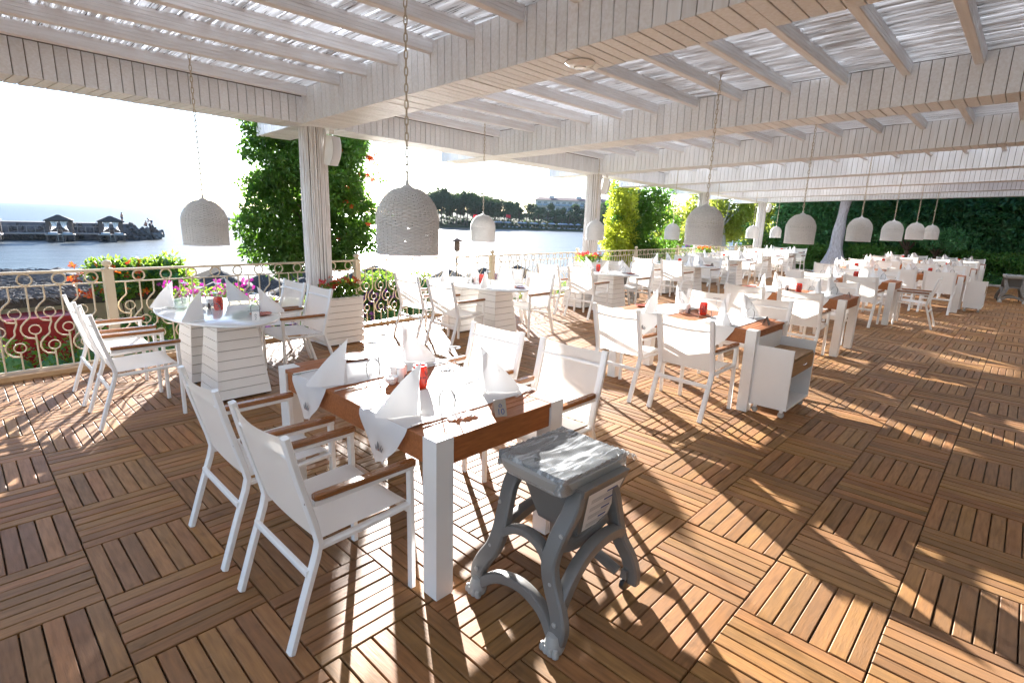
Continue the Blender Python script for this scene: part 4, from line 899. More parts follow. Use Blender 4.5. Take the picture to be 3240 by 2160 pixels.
# ------------------------------------------------------------------ climbing vines on posts at the overhang
def vine(name, label, post, blobs, n, size, mat, fl=None, sprigs=(), mat2=None, blobs2=None, n2=0):
    t = thing(name, label, 'climbing vine', (0, 0, 0)); px, py, pz = post
    MB().tube([(px, py, -1.3), (px + .02, py, .4), (px, py + .02, pz)], [.06, .045, .035], 8).build('stem', 'bark', t, True)
    b = MB()
    for c, r in blobs[::2]: b.tube([(px, py, max(-.2, c[2] - .5)), tuple((np.array(c) + np.array((px, py, c[2]))) / 2), c], [.014, .009, .004], 5)
    b.build('branch', 'bark', t, True)
    f = MB(); clumpy(n, blobs, size, f, .7, .42, .25, .3)
    for c, d, L_, m in sprigs:
        u = rng.uniform(0, 1, m) ** .8; d = np.array(d) / np.linalg.norm(d); p = np.array(c) + u[:, None] * d * L_ + rng.normal(0, .045, (m, 3)) * (1 - .4 * u[:, None]); p[:, 2] -= u ** 2 * L_ * .25; leaves(f, p, size * .9, np.tile(d, (m, 1)), .65, .4, .3)
    f.build('foliage', mat, t)
    if mat2: f2 = MB(); clumpy(n2, blobs2, size, f2, .7, .42, .25, .3); f2.build('sunlit_tint_foliage', mat2, t)  # leaves of the lit side, coloured as if sunlit
    if fl:
        m_ = MB(); flowers(m_, fl[0], fl[1]); m_.build('blossom', 'petal_orange', t)
    return t
bl = []
for iz in range(9):
    for ix in range(7):
        z = .98 + 1.85 * iz / 8; hw = .80 + .14 * math.sin(7 * iz / 8) - (.22 if iz == 0 else 0)
        bl.append(((4.08 + hw * (ix - 3) / 3 + rng.normal() * .05, 8.2 + rng.uniform(-.25, .35), z + rng.normal() * .05), (.24, .26, .22)))
sp = [((3.5, 8.0, 2.45), (-1, -.1, .12), .55, 90), ((3.4, 8.0, 2.2), (-1, -.1, .0), .55, 90), ((3.5, 8.0, 1.75), (-1, 0, -.1), .5, 70), ((3.6, 8, 1.35), (-1, 0, -.2), .6, 80), ((3.6, 8, 1.15), (-.6, 0, -.5), .45, 60), ((4.8, 8.1, 2.3), (1, 0, .1), .45, 80), ((4.85, 8.1, 1.9), (1, 0, -.1), .55, 90), ((4.8, 8.1, 1.5), (1, 0, -.2), .4, 60), ((4.4, 8, 1.0), (.2, 0, -1), .4, 60), ((3.9, 8, 1.0), (-.2, 0, -1), .35, 50)]
of = [(4.10 + rng.uniform(.25, 1.0), 7.95 + rng.normal() * .15, rng.uniform(1.1, 2.7)) for _ in range(14)] + [(4.95 + rng.normal() * .08, 8.0, rng.uniform(2.2, 2.7)) for _ in range(22)]
vine('climbing_vine', 'dense green trumpet vine with orange flowers behind the nearest column', (4.1, 8.2, 2.6), bl, 40000, .078, 'vine_leaf', (of, .045), sp)
bl, b2 = [], []
for k in range(60):
    u = rng.uniform(0, 1); z = -.1 + 2.85 * u; a = rng.uniform(-1, 1); c = (15.4 + a * .85, 8.95 - a * .25 + rng.uniform(-.3, .4), z)
    bl.append((c, (.36, .34, .32)))
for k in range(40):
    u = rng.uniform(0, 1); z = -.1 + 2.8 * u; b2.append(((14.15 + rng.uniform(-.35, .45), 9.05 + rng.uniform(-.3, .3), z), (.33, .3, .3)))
vine('climbing_vine', 'tall vine column, yellow-green on one side, past the second column', (15.2, 9.1, 2.7), bl, 15000, .12, 'vine_leaf', None, [((14, 8.9, .9), (-1, 0, -.3), .6, 90), ((14, 8.9, 1.8), (-1, 0, .2), .5, 80)], 'vine_leaf_sunlit', b2, 9000)

# ------------------------------------------------------------------ planting below the railing
def shrub(name, label, cat, blobs, n, size, mat, fl=None, group=None):
    c0 = blobs[0][0]; t = thing(name, label, cat, (c0[0], c0[1], -1.2), 0, group)
    bl2 = [((c[0] - c0[0], c[1] - c0[1], c[2] + 1.2), r) for c, r in blobs]
    s = MB()
    for c, r in bl2[:8]: s.tube([(c[0] * .4, c[1] * .4, 0), (c[0] * .8, c[1] * .8, c[2] * .6), c], [.02, .014, .005], 5)
    s.build('stem', 'bark', t); k_ = MB()
    for c, r in bl2: k_.lathe([(0, -.7 * r[2]), (.55, -.45 * r[2]), (.72, 0), (.5, .45 * r[2]), (0, .66 * r[2])], 8, Matrix.Translation(c) @ Matrix.Diagonal((r[0], r[1], 1, 1)), cap=False)
    k_.build('inner_growth', 'hedge_dark', t, True); f = MB(); clumpy(n, bl2, size, f, .75, .5, 0, .35); f.build('foliage', mat, t)
    if fl: m_ = MB(); flowers(m_, [(p[0] - c0[0], p[1] - c0[1], p[2] + 1.2) for p in fl[0]], fl[1]); m_.build('blossom', fl[2], t)
    return t
def row(x0, x1, y, zt, n, ry=.3, rz=.35, jy=.15): return [((x0 + (x1 - x0) * (k + .5) / n + random.gauss(0, .04), y + random.gauss(0, jy), zt - rz + random.gauss(0, .03)), ((x1 - x0) / n * .9, ry, rz)) for k in range(n)]
shrub('clipped_hedge', 'clipped green hedge below the railing beside oval table 2', 'hedge', row(-2, 3.0, 7.95, .24, 16, .32, .60, .05), 16000, .05, 'shrub_leaf')
shrub('clipped_hedge', 'clipped green hedge below the railing behind the second oval table', 'hedge', row(4.3, 8.2, 8.3, .16, 11, .35, .5, .05), 9000, .055, 'shrub_leaf')
shrub('trumpet_bush', 'leafy green bush with orange trumpet flowers above the thatched kiosk', 'bush', [((1.95, 9.6, .70), (.35, .3, .24))] + [((1.35 + 1.3 * rng.uniform(), 9.6 + .2 * rng.normal(), .50 + .28 * rng.uniform()), (.26, .26, .2)) for _ in range(14)] + [((2.2 + .3 * rng.uniform(), 9.3, .1 - .3 * rng.uniform()), (.14, .14, .25)) for _ in range(4)], 7500, .075, 'shrub_leaf', ([(1.15 + .8 * rng.uniform() ** 1.5, 9.35 + .2 * rng.normal(), .42 + .5 * rng.uniform()) for _ in range(46)], .05, 'petal_orange'))
shrub('bougainvillea', 'magenta bougainvillea bush below the railing behind oval table 2', 'bush', row(1.95, 3.0, 8.5, .62, 6, .3, .4) + row(3.0, 4.0, 8.6, .30, 5, .3, .3), 5000, .06, 'shrub_leaf', ([(1.95 + 1.15 * rng.uniform() ** 1.2, 8.3 + .2 * rng.normal(), .18 + .52 * rng.uniform()) for _ in range(230)], .034, 'petal_magenta'))
shrub('leafy_bush', 'bright green bush beyond the railing left of the nearest column', 'bush', row(3.0, 5.0, 9.1, .20, 8, .4, .4), 5000, .075, 'shrub_leaf')
shrub('purple_bush', 'dark purple flowering bush below the railing near the nearest column', 'bush', row(3.0, 4.7, 8.2, .12, 8, .3, .35), 2600, .06, 'hedge_leaf', ([(2.9 + 1.9 * rng.uniform(), 8.0 + .15 * rng.normal(), -.25 + .42 * rng.uniform()) for _ in range(220)], .04, 'petal_purple'))
shrub('leafy_bush', 'rounded green bush beyond the railing behind the second oval table', 'bush', row(5.2, 6.8, 8.9, .62, 7, .4, .45), 5000, .07, 'shrub_leaf')
shrub('purple_bush', 'low purple flowering bush beyond the railing right of the planter', 'bush', row(4.6, 5.6, 8.8, .3, 6, .3, .35), 2200, .06, 'hedge_leaf', ([(4.5 + 1.2 * rng.uniform(), 8.6 + .15 * rng.normal(), -.1 + .42 * rng.uniform()) for _ in range(160)], .04, 'petal_purple'))
shrub('rose_bush', 'dark bush with red flowers beside the red cabinet', 'bush', row(1.2, 2.0, 9.0, .18, 4, .3, .35), 1800, .06, 'hedge_leaf', ([(1.15 + .9 * rng.uniform(), 8.75, -.2 + .4 * rng.uniform()) for _ in range(26)], .035, 'petal_red'))
shrub('leafy_bush', 'low green bush beyond the railing behind the third oval table', 'bush', row(8.4, 12.2, 8.9, .15, 10, .4, .45), 5000, .08, 'shrub_leaf')
shrub('flowering_bush', 'bush with purple blossom beyond the railing near the third column', 'bush', row(18.3, 20.5, 9.1, .95, 8, .4, .5), 4000, .09, 'hedge_leaf', ([(18.2 + 2.2 * rng.uniform(), 8.8 + .2 * rng.normal(), .3 + .75 * rng.uniform()) for _ in range(150)], .06, 'petal_purple'))

# ------------------------------------------------------------------ hedge wall, trunk and small trees at the far end
def leafwall(name, label, x, y0, y1, z0, z1, dep, n, size, mat, under='hedge_dark'):
    t = thing(name, label, 'hedge', (x, (y0 + y1) / 2, z0))
    hy = (y1 - y0) / 2; m_ = MB(); m_.grid(lambda u, v: (.12 + .10 * math.sin(u * 40) * math.sin(v * 17), -hy + 2 * hy * u, (z1 - z0) * v), 30, 8); m_.box(.25, dep, -hy, hy, 0, z1 - z0 - .05); m_.build('inner_growth', under, t)
    f = MB(); p = np.stack([rng.normal(0, .09, n) + .08 * np.sin(rng.uniform(0, 6, n)), rng.uniform(-hy, hy, n), rng.uniform(0, z1 - z0, n)], 1)
    p[:, 0] += .10 * np.sin(p[:, 1] * 3.1 + np.sin(p[:, 2] * 4)) * np.cos(p[:, 2] * 5.3)
    leaves(f, p, size, np.tile((-.7, 0, .1), (n, 1)), .8, .5, .2)
    k = n // 5; q = np.stack([rng.uniform(-.05, dep, k), rng.uniform(-hy, hy, k), z1 - z0 + rng.normal(0, .06, k)], 1); leaves(f, q, size, np.tile((0, 0, 1.), (k, 1)), .7, .5)
    k = n // 12; q = np.stack([rng.uniform(0, dep, k), np.full(k, hy) + rng.normal(0, .08, k), rng.uniform(0, z1 - z0, k)], 1); leaves(f, q, size, np.tile((0, 1., 0), (k, 1)), .7, .5)
    f.build('foliage', mat, t); return t
leafwall('tall_hedge', 'tall dark green hedge wall across the far end of the terrace', 25.6, -9, 8.35, -.05, 4.2, 1.5, 42000, .17, 'hedge_dark')
leafwall('low_hedge', 'low clipped hedge left of the white trunk', 24.35, 5.75, 7.6, -.05, .92, .7, 5000, .11, 'hedge_leaf')
leafwall('low_hedge', 'low clipped hedge right of the white trunk, below the tall hedge', 24.35, 1.2, 5.15, -.05, .98, .7, 9000, .11, 'hedge_leaf')
leafwall('low_hedge', 'low dark hedge at the edge of the picture below the tall hedge', 24.35, -6, 1.1, -.05, .95, .7, 10000, .11, 'hedge_leaf')
leafwall('border_hedge', 'dark knee-high border planting at the end of the deck', 24.15, -6, .9, -.05, .32, .3, 4000, .07, 'hedge_dark')
leafwall('border_hedge', 'grassy green border planting before the white trunk', 24.12, 5.1, 8.0, -.05, .36, .3, 3500, .09, 'hedge_leaf')
tt = thing('tree', 'pale whitewashed tree trunk flaring at its base before the tall hedge', 'tree', (24.0, 5.5, 0))
m_ = MB(); nn = 14
for i, z in enumerate(np.linspace(-.05, 4.3, 18)):
    r = .17 + .52 * math.exp(-z * 1.9) + .02 * math.sin(z * 5)
    for k in range(nn): a = 2 * PI * k / nn; q = r * (1 + .22 * math.sin(3 * a + 1) * math.exp(-z * .9) + .06 * math.sin(5 * a + z)); m_.v.append((q * math.cos(a) * .8 + .05 * math.sin(z), q * math.sin(a) - .05 * z + .10 * math.sin(z * .9), z))
m_.n = len(m_.v)
for i in range(17):
    for k in range(nn): j = (k + 1) % nn; m_.f.append((i * nn + k, i * nn + j, (i + 1) * nn + j, (i + 1) * nn + k))
m_.build('trunk', 'bark_pale', tt, True)
f = MB(); clumpy(3500, [((rng.normal() * .8, rng.normal() * 1.0 - .2, 4.7 + .5 * rng.uniform()), (.6, .6, .4)) for _ in range(10)], .14, f); f.build('crown', 'hedge_leaf', tt)
def small_tree(x, y, lean, hgt, label):
    t = thing('small_tree', label, 'tree', (x, y, -.05)); MB().tube([(0, 0, 0), (.02, lean * .25, hgt * .35), (.0, lean * .6, hgt * .6), (.05, lean, hgt * .85)], [.10, .075, .06, .03], 8).build('trunk', 'bark', t, True)
    b = MB()
    for k in range(9): a = k * .7; b.tube([(.0, lean * .6, hgt * .58), (.25 * math.cos(a), lean * .7 + .3 * math.sin(a), hgt * .8), (.5 * math.cos(a), lean * .8 + .65 * math.sin(a), hgt * .98)], [.03, .018, .008], 5)
    b.build('limb', 'bark', t, True); f = MB(); clumpy(3800, [((rng.normal() * .35, lean * .8 + rng.uniform(-.75, .75), hgt * rng.uniform(.82, 1.1)), (.3, .3, .2)) for _ in range(22)], .085, f, .7, .5); f.build('crown', 'hedge_dark', t)
small_tree(23.95, 3.15, .15, 1.75, 'small gnarled tree under the farthest lamps, leaning one')
small_tree(23.95, 2.45, -.1, 1.55, 'small gnarled tree under the farthest lamps, upright one')

# ------------------------------------------------------------------ trees past the railing corner
def leaf_tree(label, x, y, z0, h, rad_, mat, n, size, droop=.2, name='tree', tr='bark', group=None, cz=.66):
    t = thing(name, label, 'tree', (x, y, z0), rng.uniform(0, 6), group); l = rng.normal() * .3
    MB().tube([(0, 0, 0), (l * .3, .1, h * .3), (l, .1, h * .6), (l * 1.2, 0, h * .85)], [h * .028, h * .022, h * .014, h * .005], 8).build('trunk', tr, t, True)
    b = MB()
    for k in range(7): a = k * .9; b.tube([(l * .7, .1, h * .45), (rad_ * .4 * math.cos(a), rad_ * .4 * math.sin(a), h * .62), (rad_ * .75 * math.cos(a), rad_ * .75 * math.sin(a), h * .75)], [h * .010, h * .007, h * .003], 5)
    b.build('limb', tr, t, True); f = MB()
    bl = [((rng.normal() * rad_ * .45, rng.normal() * rad_ * .45, h * (cz + rng.normal() * .14)), (rad_ * .34, rad_ * .34, h * .11)) for _ in range(26)]
    clumpy(n, bl, size, f, .7, .42, droop, .2); f.build('crown', mat, t); return t
leaf_tree('airy yellow-green willow left of the farthest column', 28.0, 11.6, -.8, 5.4, 1.6, 'willow_leaf', 7000, .20, .6, tr='bark_pale', cz=.55)
leaf_tree('slender yellow-green willow past the third column', 30.0, 13.6, -.8, 5.2, 1.4, 'willow_leaf', 6000, .20, .6, tr='bark_pale', cz=.5)
leaf_tree('yellow-green tree just left of the farthest column', 33.0, 11.8, -.8, 4.6, 1.2, 'willow_leaf', 4500, .2, .4, cz=.55)
leaf_tree('dark spreading bush tree beside the farthest column', 25.6, 9.0, -.6, 2.3, .8, 'hedge_leaf', 4200, .11, .1, cz=.72)
leaf_tree('green tree behind the willows by the water', 38.0, 17.5, -1.2, 4.6, 1.6, 'vine_leaf', 4500, .24, .2, cz=.5)
leaf_tree('bushy green tree behind the yellow-green vine', 24.5, 13.2, -1.2, 4.2, 1.1, 'willow_leaf', 4500, .18, .3, cz=.5)

# ------------------------------------------------------------------ thatched kiosk below the terrace
ks = thing('thatched_kiosk', 'cream weatherboard kiosk with a shaggy thatched roof below the railing', 'kiosk', (0, 0, 0))
wl = MB().box(-6, 2.6, 10.05, 12.8, -1.4, .44).build('wall', 'siding', ks)
for k in range(14): z = -1.35 + k * .125; MB().add([(-6, 10.02, z), (2.6, 10.02, z), (2.6, 10.046, z + .122), (-6, 10.046, z + .122), (-6, 10.049, z), (2.6, 10.049, z)], [(0, 1, 2, 3), (0, 4, 5, 1)]).build('board', 'siding', wl)
base = MB(); ev = [(-6.6, 9.55, .47), (2.1, 9.55, .43), (4.3, 13.3, .43), (-6.6, 13.3, .47)]; rg = [(-6, 11.4, .66), (1.0, 11.4, .64)]
base.add(ev + rg + [(x, y, z - .12) for x, y, z in ev], [(0, 1, 5, 4), (1, 2, 5), (2, 3, 4, 5), (0, 6, 7, 1), (1, 7, 8, 2), (6, 9, 8, 7)]); rf = base.build('roof', 'thatch_base', ks)
th = MB(); n = 9000
for _ in range(n):
    u, v = random.random(), random.random()
    a = Vector(ev[0]).lerp(Vector(ev[1]), u); b = Vector(rg[0]).lerp(Vector(rg[1]), u); p = a.lerp(b, v); d = (a - b).normalized(); L_ = random.uniform(.12, .34); s = Vector((random.gauss(0, .25), 0, random.gauss(0, .12)))
    d = (d + s).normalized(); w_ = Vector((.012, 0, .004)); p += Vector((0, 0, random.uniform(.005, .045)))
    th.add([p - w_, p + w_, p + d * L_], [(0, 1, 2)])
kind(th.build('thatch_straw', 'thatch', rf), 'stuff')
cone = thing('thatched_parasol', 'large thatched parasol at the left edge behind the kiosk', 'parasol', (-.15, 12.2, -1.75))
def thatch_cone(t, R_, zr, h, n, lw=.014):
    MB().lathe([(R_, zr - .04), (R_ * .98, zr), (R_ * .55, zr + h * .52), (R_ * .18, zr + h * .87), (.02, zr + h)], 20, cap=True).build('canopy', 'thatch_base', t, True)
    s_ = MB()
    for _ in range(n):
        a = random.uniform(0, 2 * PI); k = random.random() ** .6; r = R_ * k; z = zr + h * (1 - k) ** 1.12; d = Vector((math.cos(a), math.sin(a), -h / R_ * .95)); d = (d + Vector((random.gauss(0, .2), random.gauss(0, .2), random.gauss(0, .1)))).normalized(); p = Vector((r * math.cos(a), r * math.sin(a), z + random.uniform(.01, .04))); w_ = Vector((-math.sin(a), math.cos(a), 0)) * lw
        s_.add([p - w_, p + w_, p + d * random.uniform(.15, .35)], [(0, 1, 2)])
    s_.build('straw', 'thatch', t); MB().lathe([(.045, 0), (.04, zr + .2)], 8).build('pole', 'bark', t, True)
thatch_cone(cone, 1.15, 1.95, .55, 1500)
rc = thing('red_cabinet', 'red metal cabinet in the garden below the railing', 'cabinet', (.72, 9.15, -1.2), .05)
MB().box(-.36, .30, -.25, .3, 0, 1.40).build('body', 'red_metal', rc); MB().box(-.37, .31, -.26, .31, 1.405, 1.47).build('lid', 'red_metal', rc)

# ------------------------------------------------------------------ beach: thatched parasols, people, lantern, sign
def make_parasol():
    t = thing('beach_parasol', '', 'parasol'); thatch_cone(t, 1.12, 1.75, .50, 700, .018); return t
par = Pool(make_parasol)
for k, ((x, y), wh) in enumerate(zip([(9.0, 28.4), (8.4, 25.0), (10.0, 25.4), (12.6, 27.4), (10.8, 23.0), (16.8, 26.8), (19.1, 23.1), (21.5, 22.8), (24.7, 23.1), (3.4, 31.8), (14.4, 24.6)],
        ['first left of the nearest column', 'lowest, above the bougainvillea', 'third left of the nearest column', 'upper one touching the nearest column', 'lower one touching the nearest column', 'in the sun glare under the nearest lamp', 'behind the second oval table napkins', 'right of the lantern post', 'farthest right on the sand', 'small dark one above the kiosk roof', 'in the glare beside the vine'])):
    zg = gz(x, y); x, y = x * .78, y * .78; o = par.at((x, y, -2.78), rng.uniform(0, 3), 'thatched beach parasol, ' + wh, 'thatched beach parasols')
lt = thing('garden_lantern', 'post lantern with a dark hood standing beyond the railing', 'lantern', (8.2, 9.6, -1.4))
MB().tube([(0, 0, 0), (0, 0, 2.3)], .022, 8).build('post', 'bark', lt, True); MB().lathe([(.05, 2.3), (.07, 2.32), (.07, 2.50), (.05, 2.52)], 10).build('lamp_body', 'cabin_wood', lt); MB().lathe([(.13, 2.52), (.12, 2.55), (.05, 2.58), (.03, 2.60)], 12).build('hood', 'cabin_wood', lt, True)
sg = thing('purple_sign', 'purple sign with white curled letters seen past an armchair', 'sign', (7.55, 7.68, .1), .35)
MB().box(-.20, .20, -.01, .01, .10, .50).build('panel', 'sign_purple', sg); o = put('lettering', text_me('Ja', .30, 'paper'), sg, (0, -.0112, .18)); o.rotation_euler = (PI / 2, 0, 0); MB().box(-.015, .015, -.01, .01, -1.3, .099).build('stake', 'bark', sg)
def person(label, loc, rz, pose, sc_=1.0, trunks='trunks'):
    """one skinned body: joints as connected edges with a radius each"""
    P = {'stand': [(0, 0, .95), (0, 0, 1.15), (0, 0, 1.40), (0, .01, 1.52), (0, .02, 1.66), (.19, 0, 1.40), (.24, .02, 1.13), (.24, .12, .92), (-.19, 0, 1.40), (-.24, .02, 1.13), (-.22, .14, .93), (.09, 0, .90), (.10, .03, .48), (.10, 0, .05), (.10, .12, .03), (-.09, 0, .90), (-.11, .05, .48), (-.11, -.02, .05), (-.11, .10, .03)],
         'bend': [(0, 0, .92), (0, .14, 1.05), (0, .38, 1.18), (0, .48, 1.24), (0, .58, 1.32), (.18, .38, 1.15), (.20, .50, .92), (.14, .58, .72), (-.18, .38, 1.15), (-.2, .5, .92), (-.12, .60, .74), (.09, 0, .88), (.10, .10, .48), (.10, .02, .05), (.10, .14, .03), (-.09, 0, .88), (-.11, .02, .48), (-.11, -.10, .05), (-.11, .03, .03)],
         'sit': [(0, 0, .12), (0, -.05, .32), (0, -.02, .56), (0, .0, .67), (0, .03, .80), (.18, 0, .56), (.22, .1, .34), (.16, .3, .36), (-.18, 0, .56), (-.22, .1, .34), (-.16, .3, .36), (.09, .06, .12), (.11, .38, .42), (.11, .55, .06), (.11, .68, .04), (-.09, .06, .12), (-.11, .36, .40), (-.11, .52, .06), (-.11, .65, .04)]}[pose]
    E_ = [(0, 1), (1, 2), (2, 3), (3, 4), (2, 5), (5, 6), (6, 7), (2, 8), (8, 9), (9, 10), (0, 11), (11, 12), (12, 13), (13, 14), (0, 15), (15, 16), (16, 17), (17, 18)]
    Rr = [.13, .12, .14, .06, .105, .07, .05, .035, .07, .05, .035, .09, .065, .045, .035, .09, .065, .045, .035]
    me = bpy.data.meshes.new('person'); me.from_pydata([tuple(c * sc_ for c in p) for p in P], E_, []); me.materials.append(MATS['skin'])
    t = thing('person', label, 'person', loc, rz); o = put('body', me, t)
    md = o.modifiers.new('skin', 'SKIN'); md.use_smooth_shade = True
    sv = me.skin_vertices[0].data
    for i, r in enumerate(Rr): sv[i].radius = (r * sc_, r * sc_)
    sv[0].use_root = True; o.modifiers.new('sub', 'SUBSURF').levels = 1
    a, b = Vector(P[0]), Vector(P[12]); c = Vector(P[16]); tr_ = MB()
    for q in (Vector(P[11]), Vector(P[15])): tr_.tube([tuple(a * sc_ + Vector((0, 0, .10 * sc_))), tuple(q * sc_), tuple(q.lerp(b if q.x > 0 else c, .45) * sc_)], [.15 * sc_, .135 * sc_, .11 * sc_], 8)
    tr_.build('swim_shorts', trunks, t, True)
    hr = MB(); hr.lathe([(.0, -.11), (.10, -.06), (.118, 0), (.10, .07), (.0, .12)], 10, Matrix.Translation(Vector(P[4]) * sc_ + Vector((0, -.02, .035)) * sc_), cap=False); hr.build('hair', 'cabin_wood', t, True)
    return t

# ------------------------------------------------------------------ rock pier with bathing cabanas
pd = Vector((.988, -.153, 0))
pr = thing('rock_pier', 'long pier of dark rocks running out into the sea', 'pier', (0, 0, 0))
def pp(s, d, z): q = Vector((6, 110.5, 0)) + pd * s + Vector((.153, .988, 0)) * d; return (q.x, q.y, z)
c = MB(); c.add([pp(-60, 0, -4.2), pp(18.5, 0, -4.2), pp(18.5, 6, -4.2), pp(-60, 6, -4.2), pp(-60, 1.6, -1.0), pp(16.5, 1.6, -1.3), pp(16.5, 4.5, -1.3), pp(-60, 4.5, -1.0)], [(0, 3, 2, 1), (4, 5, 6, 7), (0, 1, 5, 4), (1, 2, 6, 5), (2, 3, 7, 6), (3, 0, 4, 7)]); c.build('bank', 'rock', pr)
rk_me = []
for q in range(3):
    m_ = MB(); rr_ = [1 + .25 * rng.normal() for _ in range(40)]; m_.lathe([(.0, -.8), (.7, -.65), (1.0, 0), (.75, .6), (.0, .75)], 7, cap=False); m_.v = [(x * rr_[i] * .9, y * rr_[i], z * rr_[(i * 7) % 40]) for i, (x, y, z) in enumerate(m_.v)]; rk_me.append(m_.mesh('rock', 'rock'))
for _ in range(260):
    s = rng.uniform(-16, 19.5); v = rng.uniform(0, 1); z = -3.9 + 2.45 * v; d = -.4 + 1.9 * v + rng.normal() * .12
    o = put('rock', rk_me[rng.integers(3)], pr, pp(s, d, z)); k = rng.uniform(.22, .46); o.scale = (k * 1.5, k, k * .75); o.rotation_euler = tuple(rng.uniform(0, 6, 3))
for _ in range(40):
    o = put('rock', rk_me[rng.integers(3)], pr, pp(rng.uniform(16.5, 20.5), rng.uniform(.3, 5), rng.uniform(-4, -2.5))); k = rng.uniform(.4, .8); o.scale = (k, k, k * .8); o.rotation_euler = tuple(rng.uniform(0, 6, 3))
wk = thing('pier_walkway', 'pale railed walkway along the foot of the rock pier', 'walkway', (0, 0, 0))
MB().add([pp(-40, -2.2, -2.95), pp(14.5, -2.2, -2.95), pp(14.5, -.6, -2.95), pp(-40, -.6, -2.95), pp(-40, -2.2, -2.75), pp(14.5, -2.2, -2.75), pp(14.5, -.6, -2.75), pp(-40, -.6, -2.75)], [(0, 3, 2, 1), (4, 5, 6, 7), (0, 1, 5, 4), (1, 2, 6, 5), (2, 3, 7, 6), (3, 0, 4, 7)]).build('deck', 'concrete', wk)
for s in range(-30, 15): MB().tube([pp(s, -.8, -2.75), pp(s, -.8, -1.75)], .04, 4).build('post', 'concrete', wk)
MB().tube([pp(-30, -.8, -1.78), pp(14, -.8, -1.78)], .03, 4).build('handrail', 'concrete', wk)
def make_cabana():
    t = thing('cabana', '', 'cabana'); MB().box(-1.75, 1.75, -1.6, 1.6, .9, 1.05).build('platform', 'concrete', t)
    for x in (-1.55, -.5, .5, 1.55):
        for y in (-1.45, 1.45): MB().box(x - .07, x + .07, y - .07, y + .07, -.4, .899).build('pile', 'cabin_wood', t)
    for x in (-1.3, 1.3):
        for y in (-1.15, 1.15): MB().box(x - (.28 if y > 0 else .2), x + (.28 if y > 0 else .2), y - .06, y + .06, 1.051, 3.05).build('side_screen', 'cabin_wood', t)
    MB().box(-1.45, 1.45, 1.10, 1.16, 1.06, 1.6).build('back_rail', 'cabin_wood', t)
    MB().add([(-1.75, -1.5, 3.03), (1.75, -1.5, 3.03), (1.75, 1.5, 3.03), (-1.75, 1.5, 3.03), (-.15, 0, 3.82), (.15, 0, 3.82), (-1.7, -1.45, 2.9), (1.7, -1.45, 2.9), (1.7, 1.45, 2.9), (-1.7, 1.45, 2.9)], [(0, 1, 5, 4), (1, 2, 5), (2, 3, 4, 5), (3, 0, 4), (0, 6, 7, 1), (1, 7, 8, 2), (2, 8, 9, 3), (3, 9, 6, 0), (6, 9, 8, 7)]).build('roof', 'thatch_base', t)
    for s in (-1, 1):
        m_ = MB(); m_.grid(lambda u, v: (s * (.12 + .95 * u * (1 - .25 * math.sin(PI * v)) + .2 * v * (1 - u)), -1.1 - .08 * math.sin(12 * u), 3.0 - (1.5 - .55 * (1 - u)) * v), 8, 6); m_.build('curtain', 'cloth', t, True)
        MB().bbox(s * .85 - .55, s * .85 + .55, -1.55, .6, 1.051, 1.3, .06).build('daybed', 'parasol_white', t)
    ld = MB()
    for x in (-.28, .28): ld.tube([(x, -1.5, 1.75), (x, -1.7, 1.1), (x, -2.3, -.6)], .035, 5)
    for k in range(6): ld.tube([(-.28, -1.75 - .1 * k, .95 - .28 * k), (.28, -1.75 - .1 * k, .95 - .28 * k)], .025, 4)
    ld.build('ladder', 'concrete', t, True); return t
cab = Pool(make_cabana); rzc = math.atan2(-.153, .988)
for s, wh in ((-1.1, 'cut by the left edge of the picture'), (7.0, 'middle of three on the pier'), (13.2, 'nearest the end of the pier')):
    x, y, _ = pp(s, -4.2, 0); cab.at((x, y, SEA), rzc, 'dark bathing cabana with white curtains, ' + wh, 'bathing cabanas on the pier')
person('person bending over at the tip of the rock pier', pp(19.0, 1.8, -1.75), 1.8, 'bend'); person('person sitting on the rocks at the tip of the pier', pp(18.2, 2.2, -1.7), 2.5, 'sit'); person('person standing on the pier behind the end cabana', pp(15.0, 3.0, -1.25), 2.0, 'stand')
person('person standing on the sand among the parasols, dark shorts', (9.6, 22.6, -3.85), 2.6, 'stand'); person('person standing at the water beside the beach parasols, pale shorts', (10.3, 22.4, -3.85), 2.2, 'stand', trunks='parasol_white')
bw = thing('breakwater', 'low dark breakwater far out on the water', 'breakwater', (0, 0, 0)); m_ = MB()
m_.grid(lambda u, v: (88 + 46 * u + 8 * v, 283 + 8 * u + 10 * v, SEA - .4 + (1.0 + 1.1 * min(1, u * 2.2)) * math.sin(PI * v) + .35 * math.sin(u * 70) * math.sin(v * 9)), 60, 6); m_.build('bank', 'rock', bw)

# ------------------------------------------------------------------ far shore: land, trees, hotel, parasols, flags
shore = [(138, 244.5), (149, 233), (159.7, 221.8), (180.8, 199), (201.8, 176.2), (222.8, 153.5), (243.7, 130.8), (264.6, 108.3), (320, 60)]
inl = Vector((.735, .68, 0)); m_ = MB(); N_ = len(shore)
for d, z in ((0, SEA - .3), (1.5, SEA + .7), (14, SEA + 1.4), (40, SEA + 5.0), (120, SEA + 9)):
    for x, y in shore: q = Vector((x, y, 0)) + inl * d; m_.v.append((q.x, q.y, z))
m_.n = len(m_.v)
for r in range(4):
    for k in range(N_ - 1): m_.f.append((r * N_ + k, r * N_ + k + 1, (r + 1) * N_ + k + 1, (r + 1) * N_ + k))
kind(m_.build('far_shore', 'soil', smooth=True), 'structure')
def sh(s, d, z=0): 
    s = max(0, min(.9999, s)) * (N_ - 1); i = int(s); a, b = Vector((*shore[i], 0)), Vector((*shore[i + 1], 0)); q = a.lerp(b, s - i) + inl * d; return Vector((q.x, q.y, z))
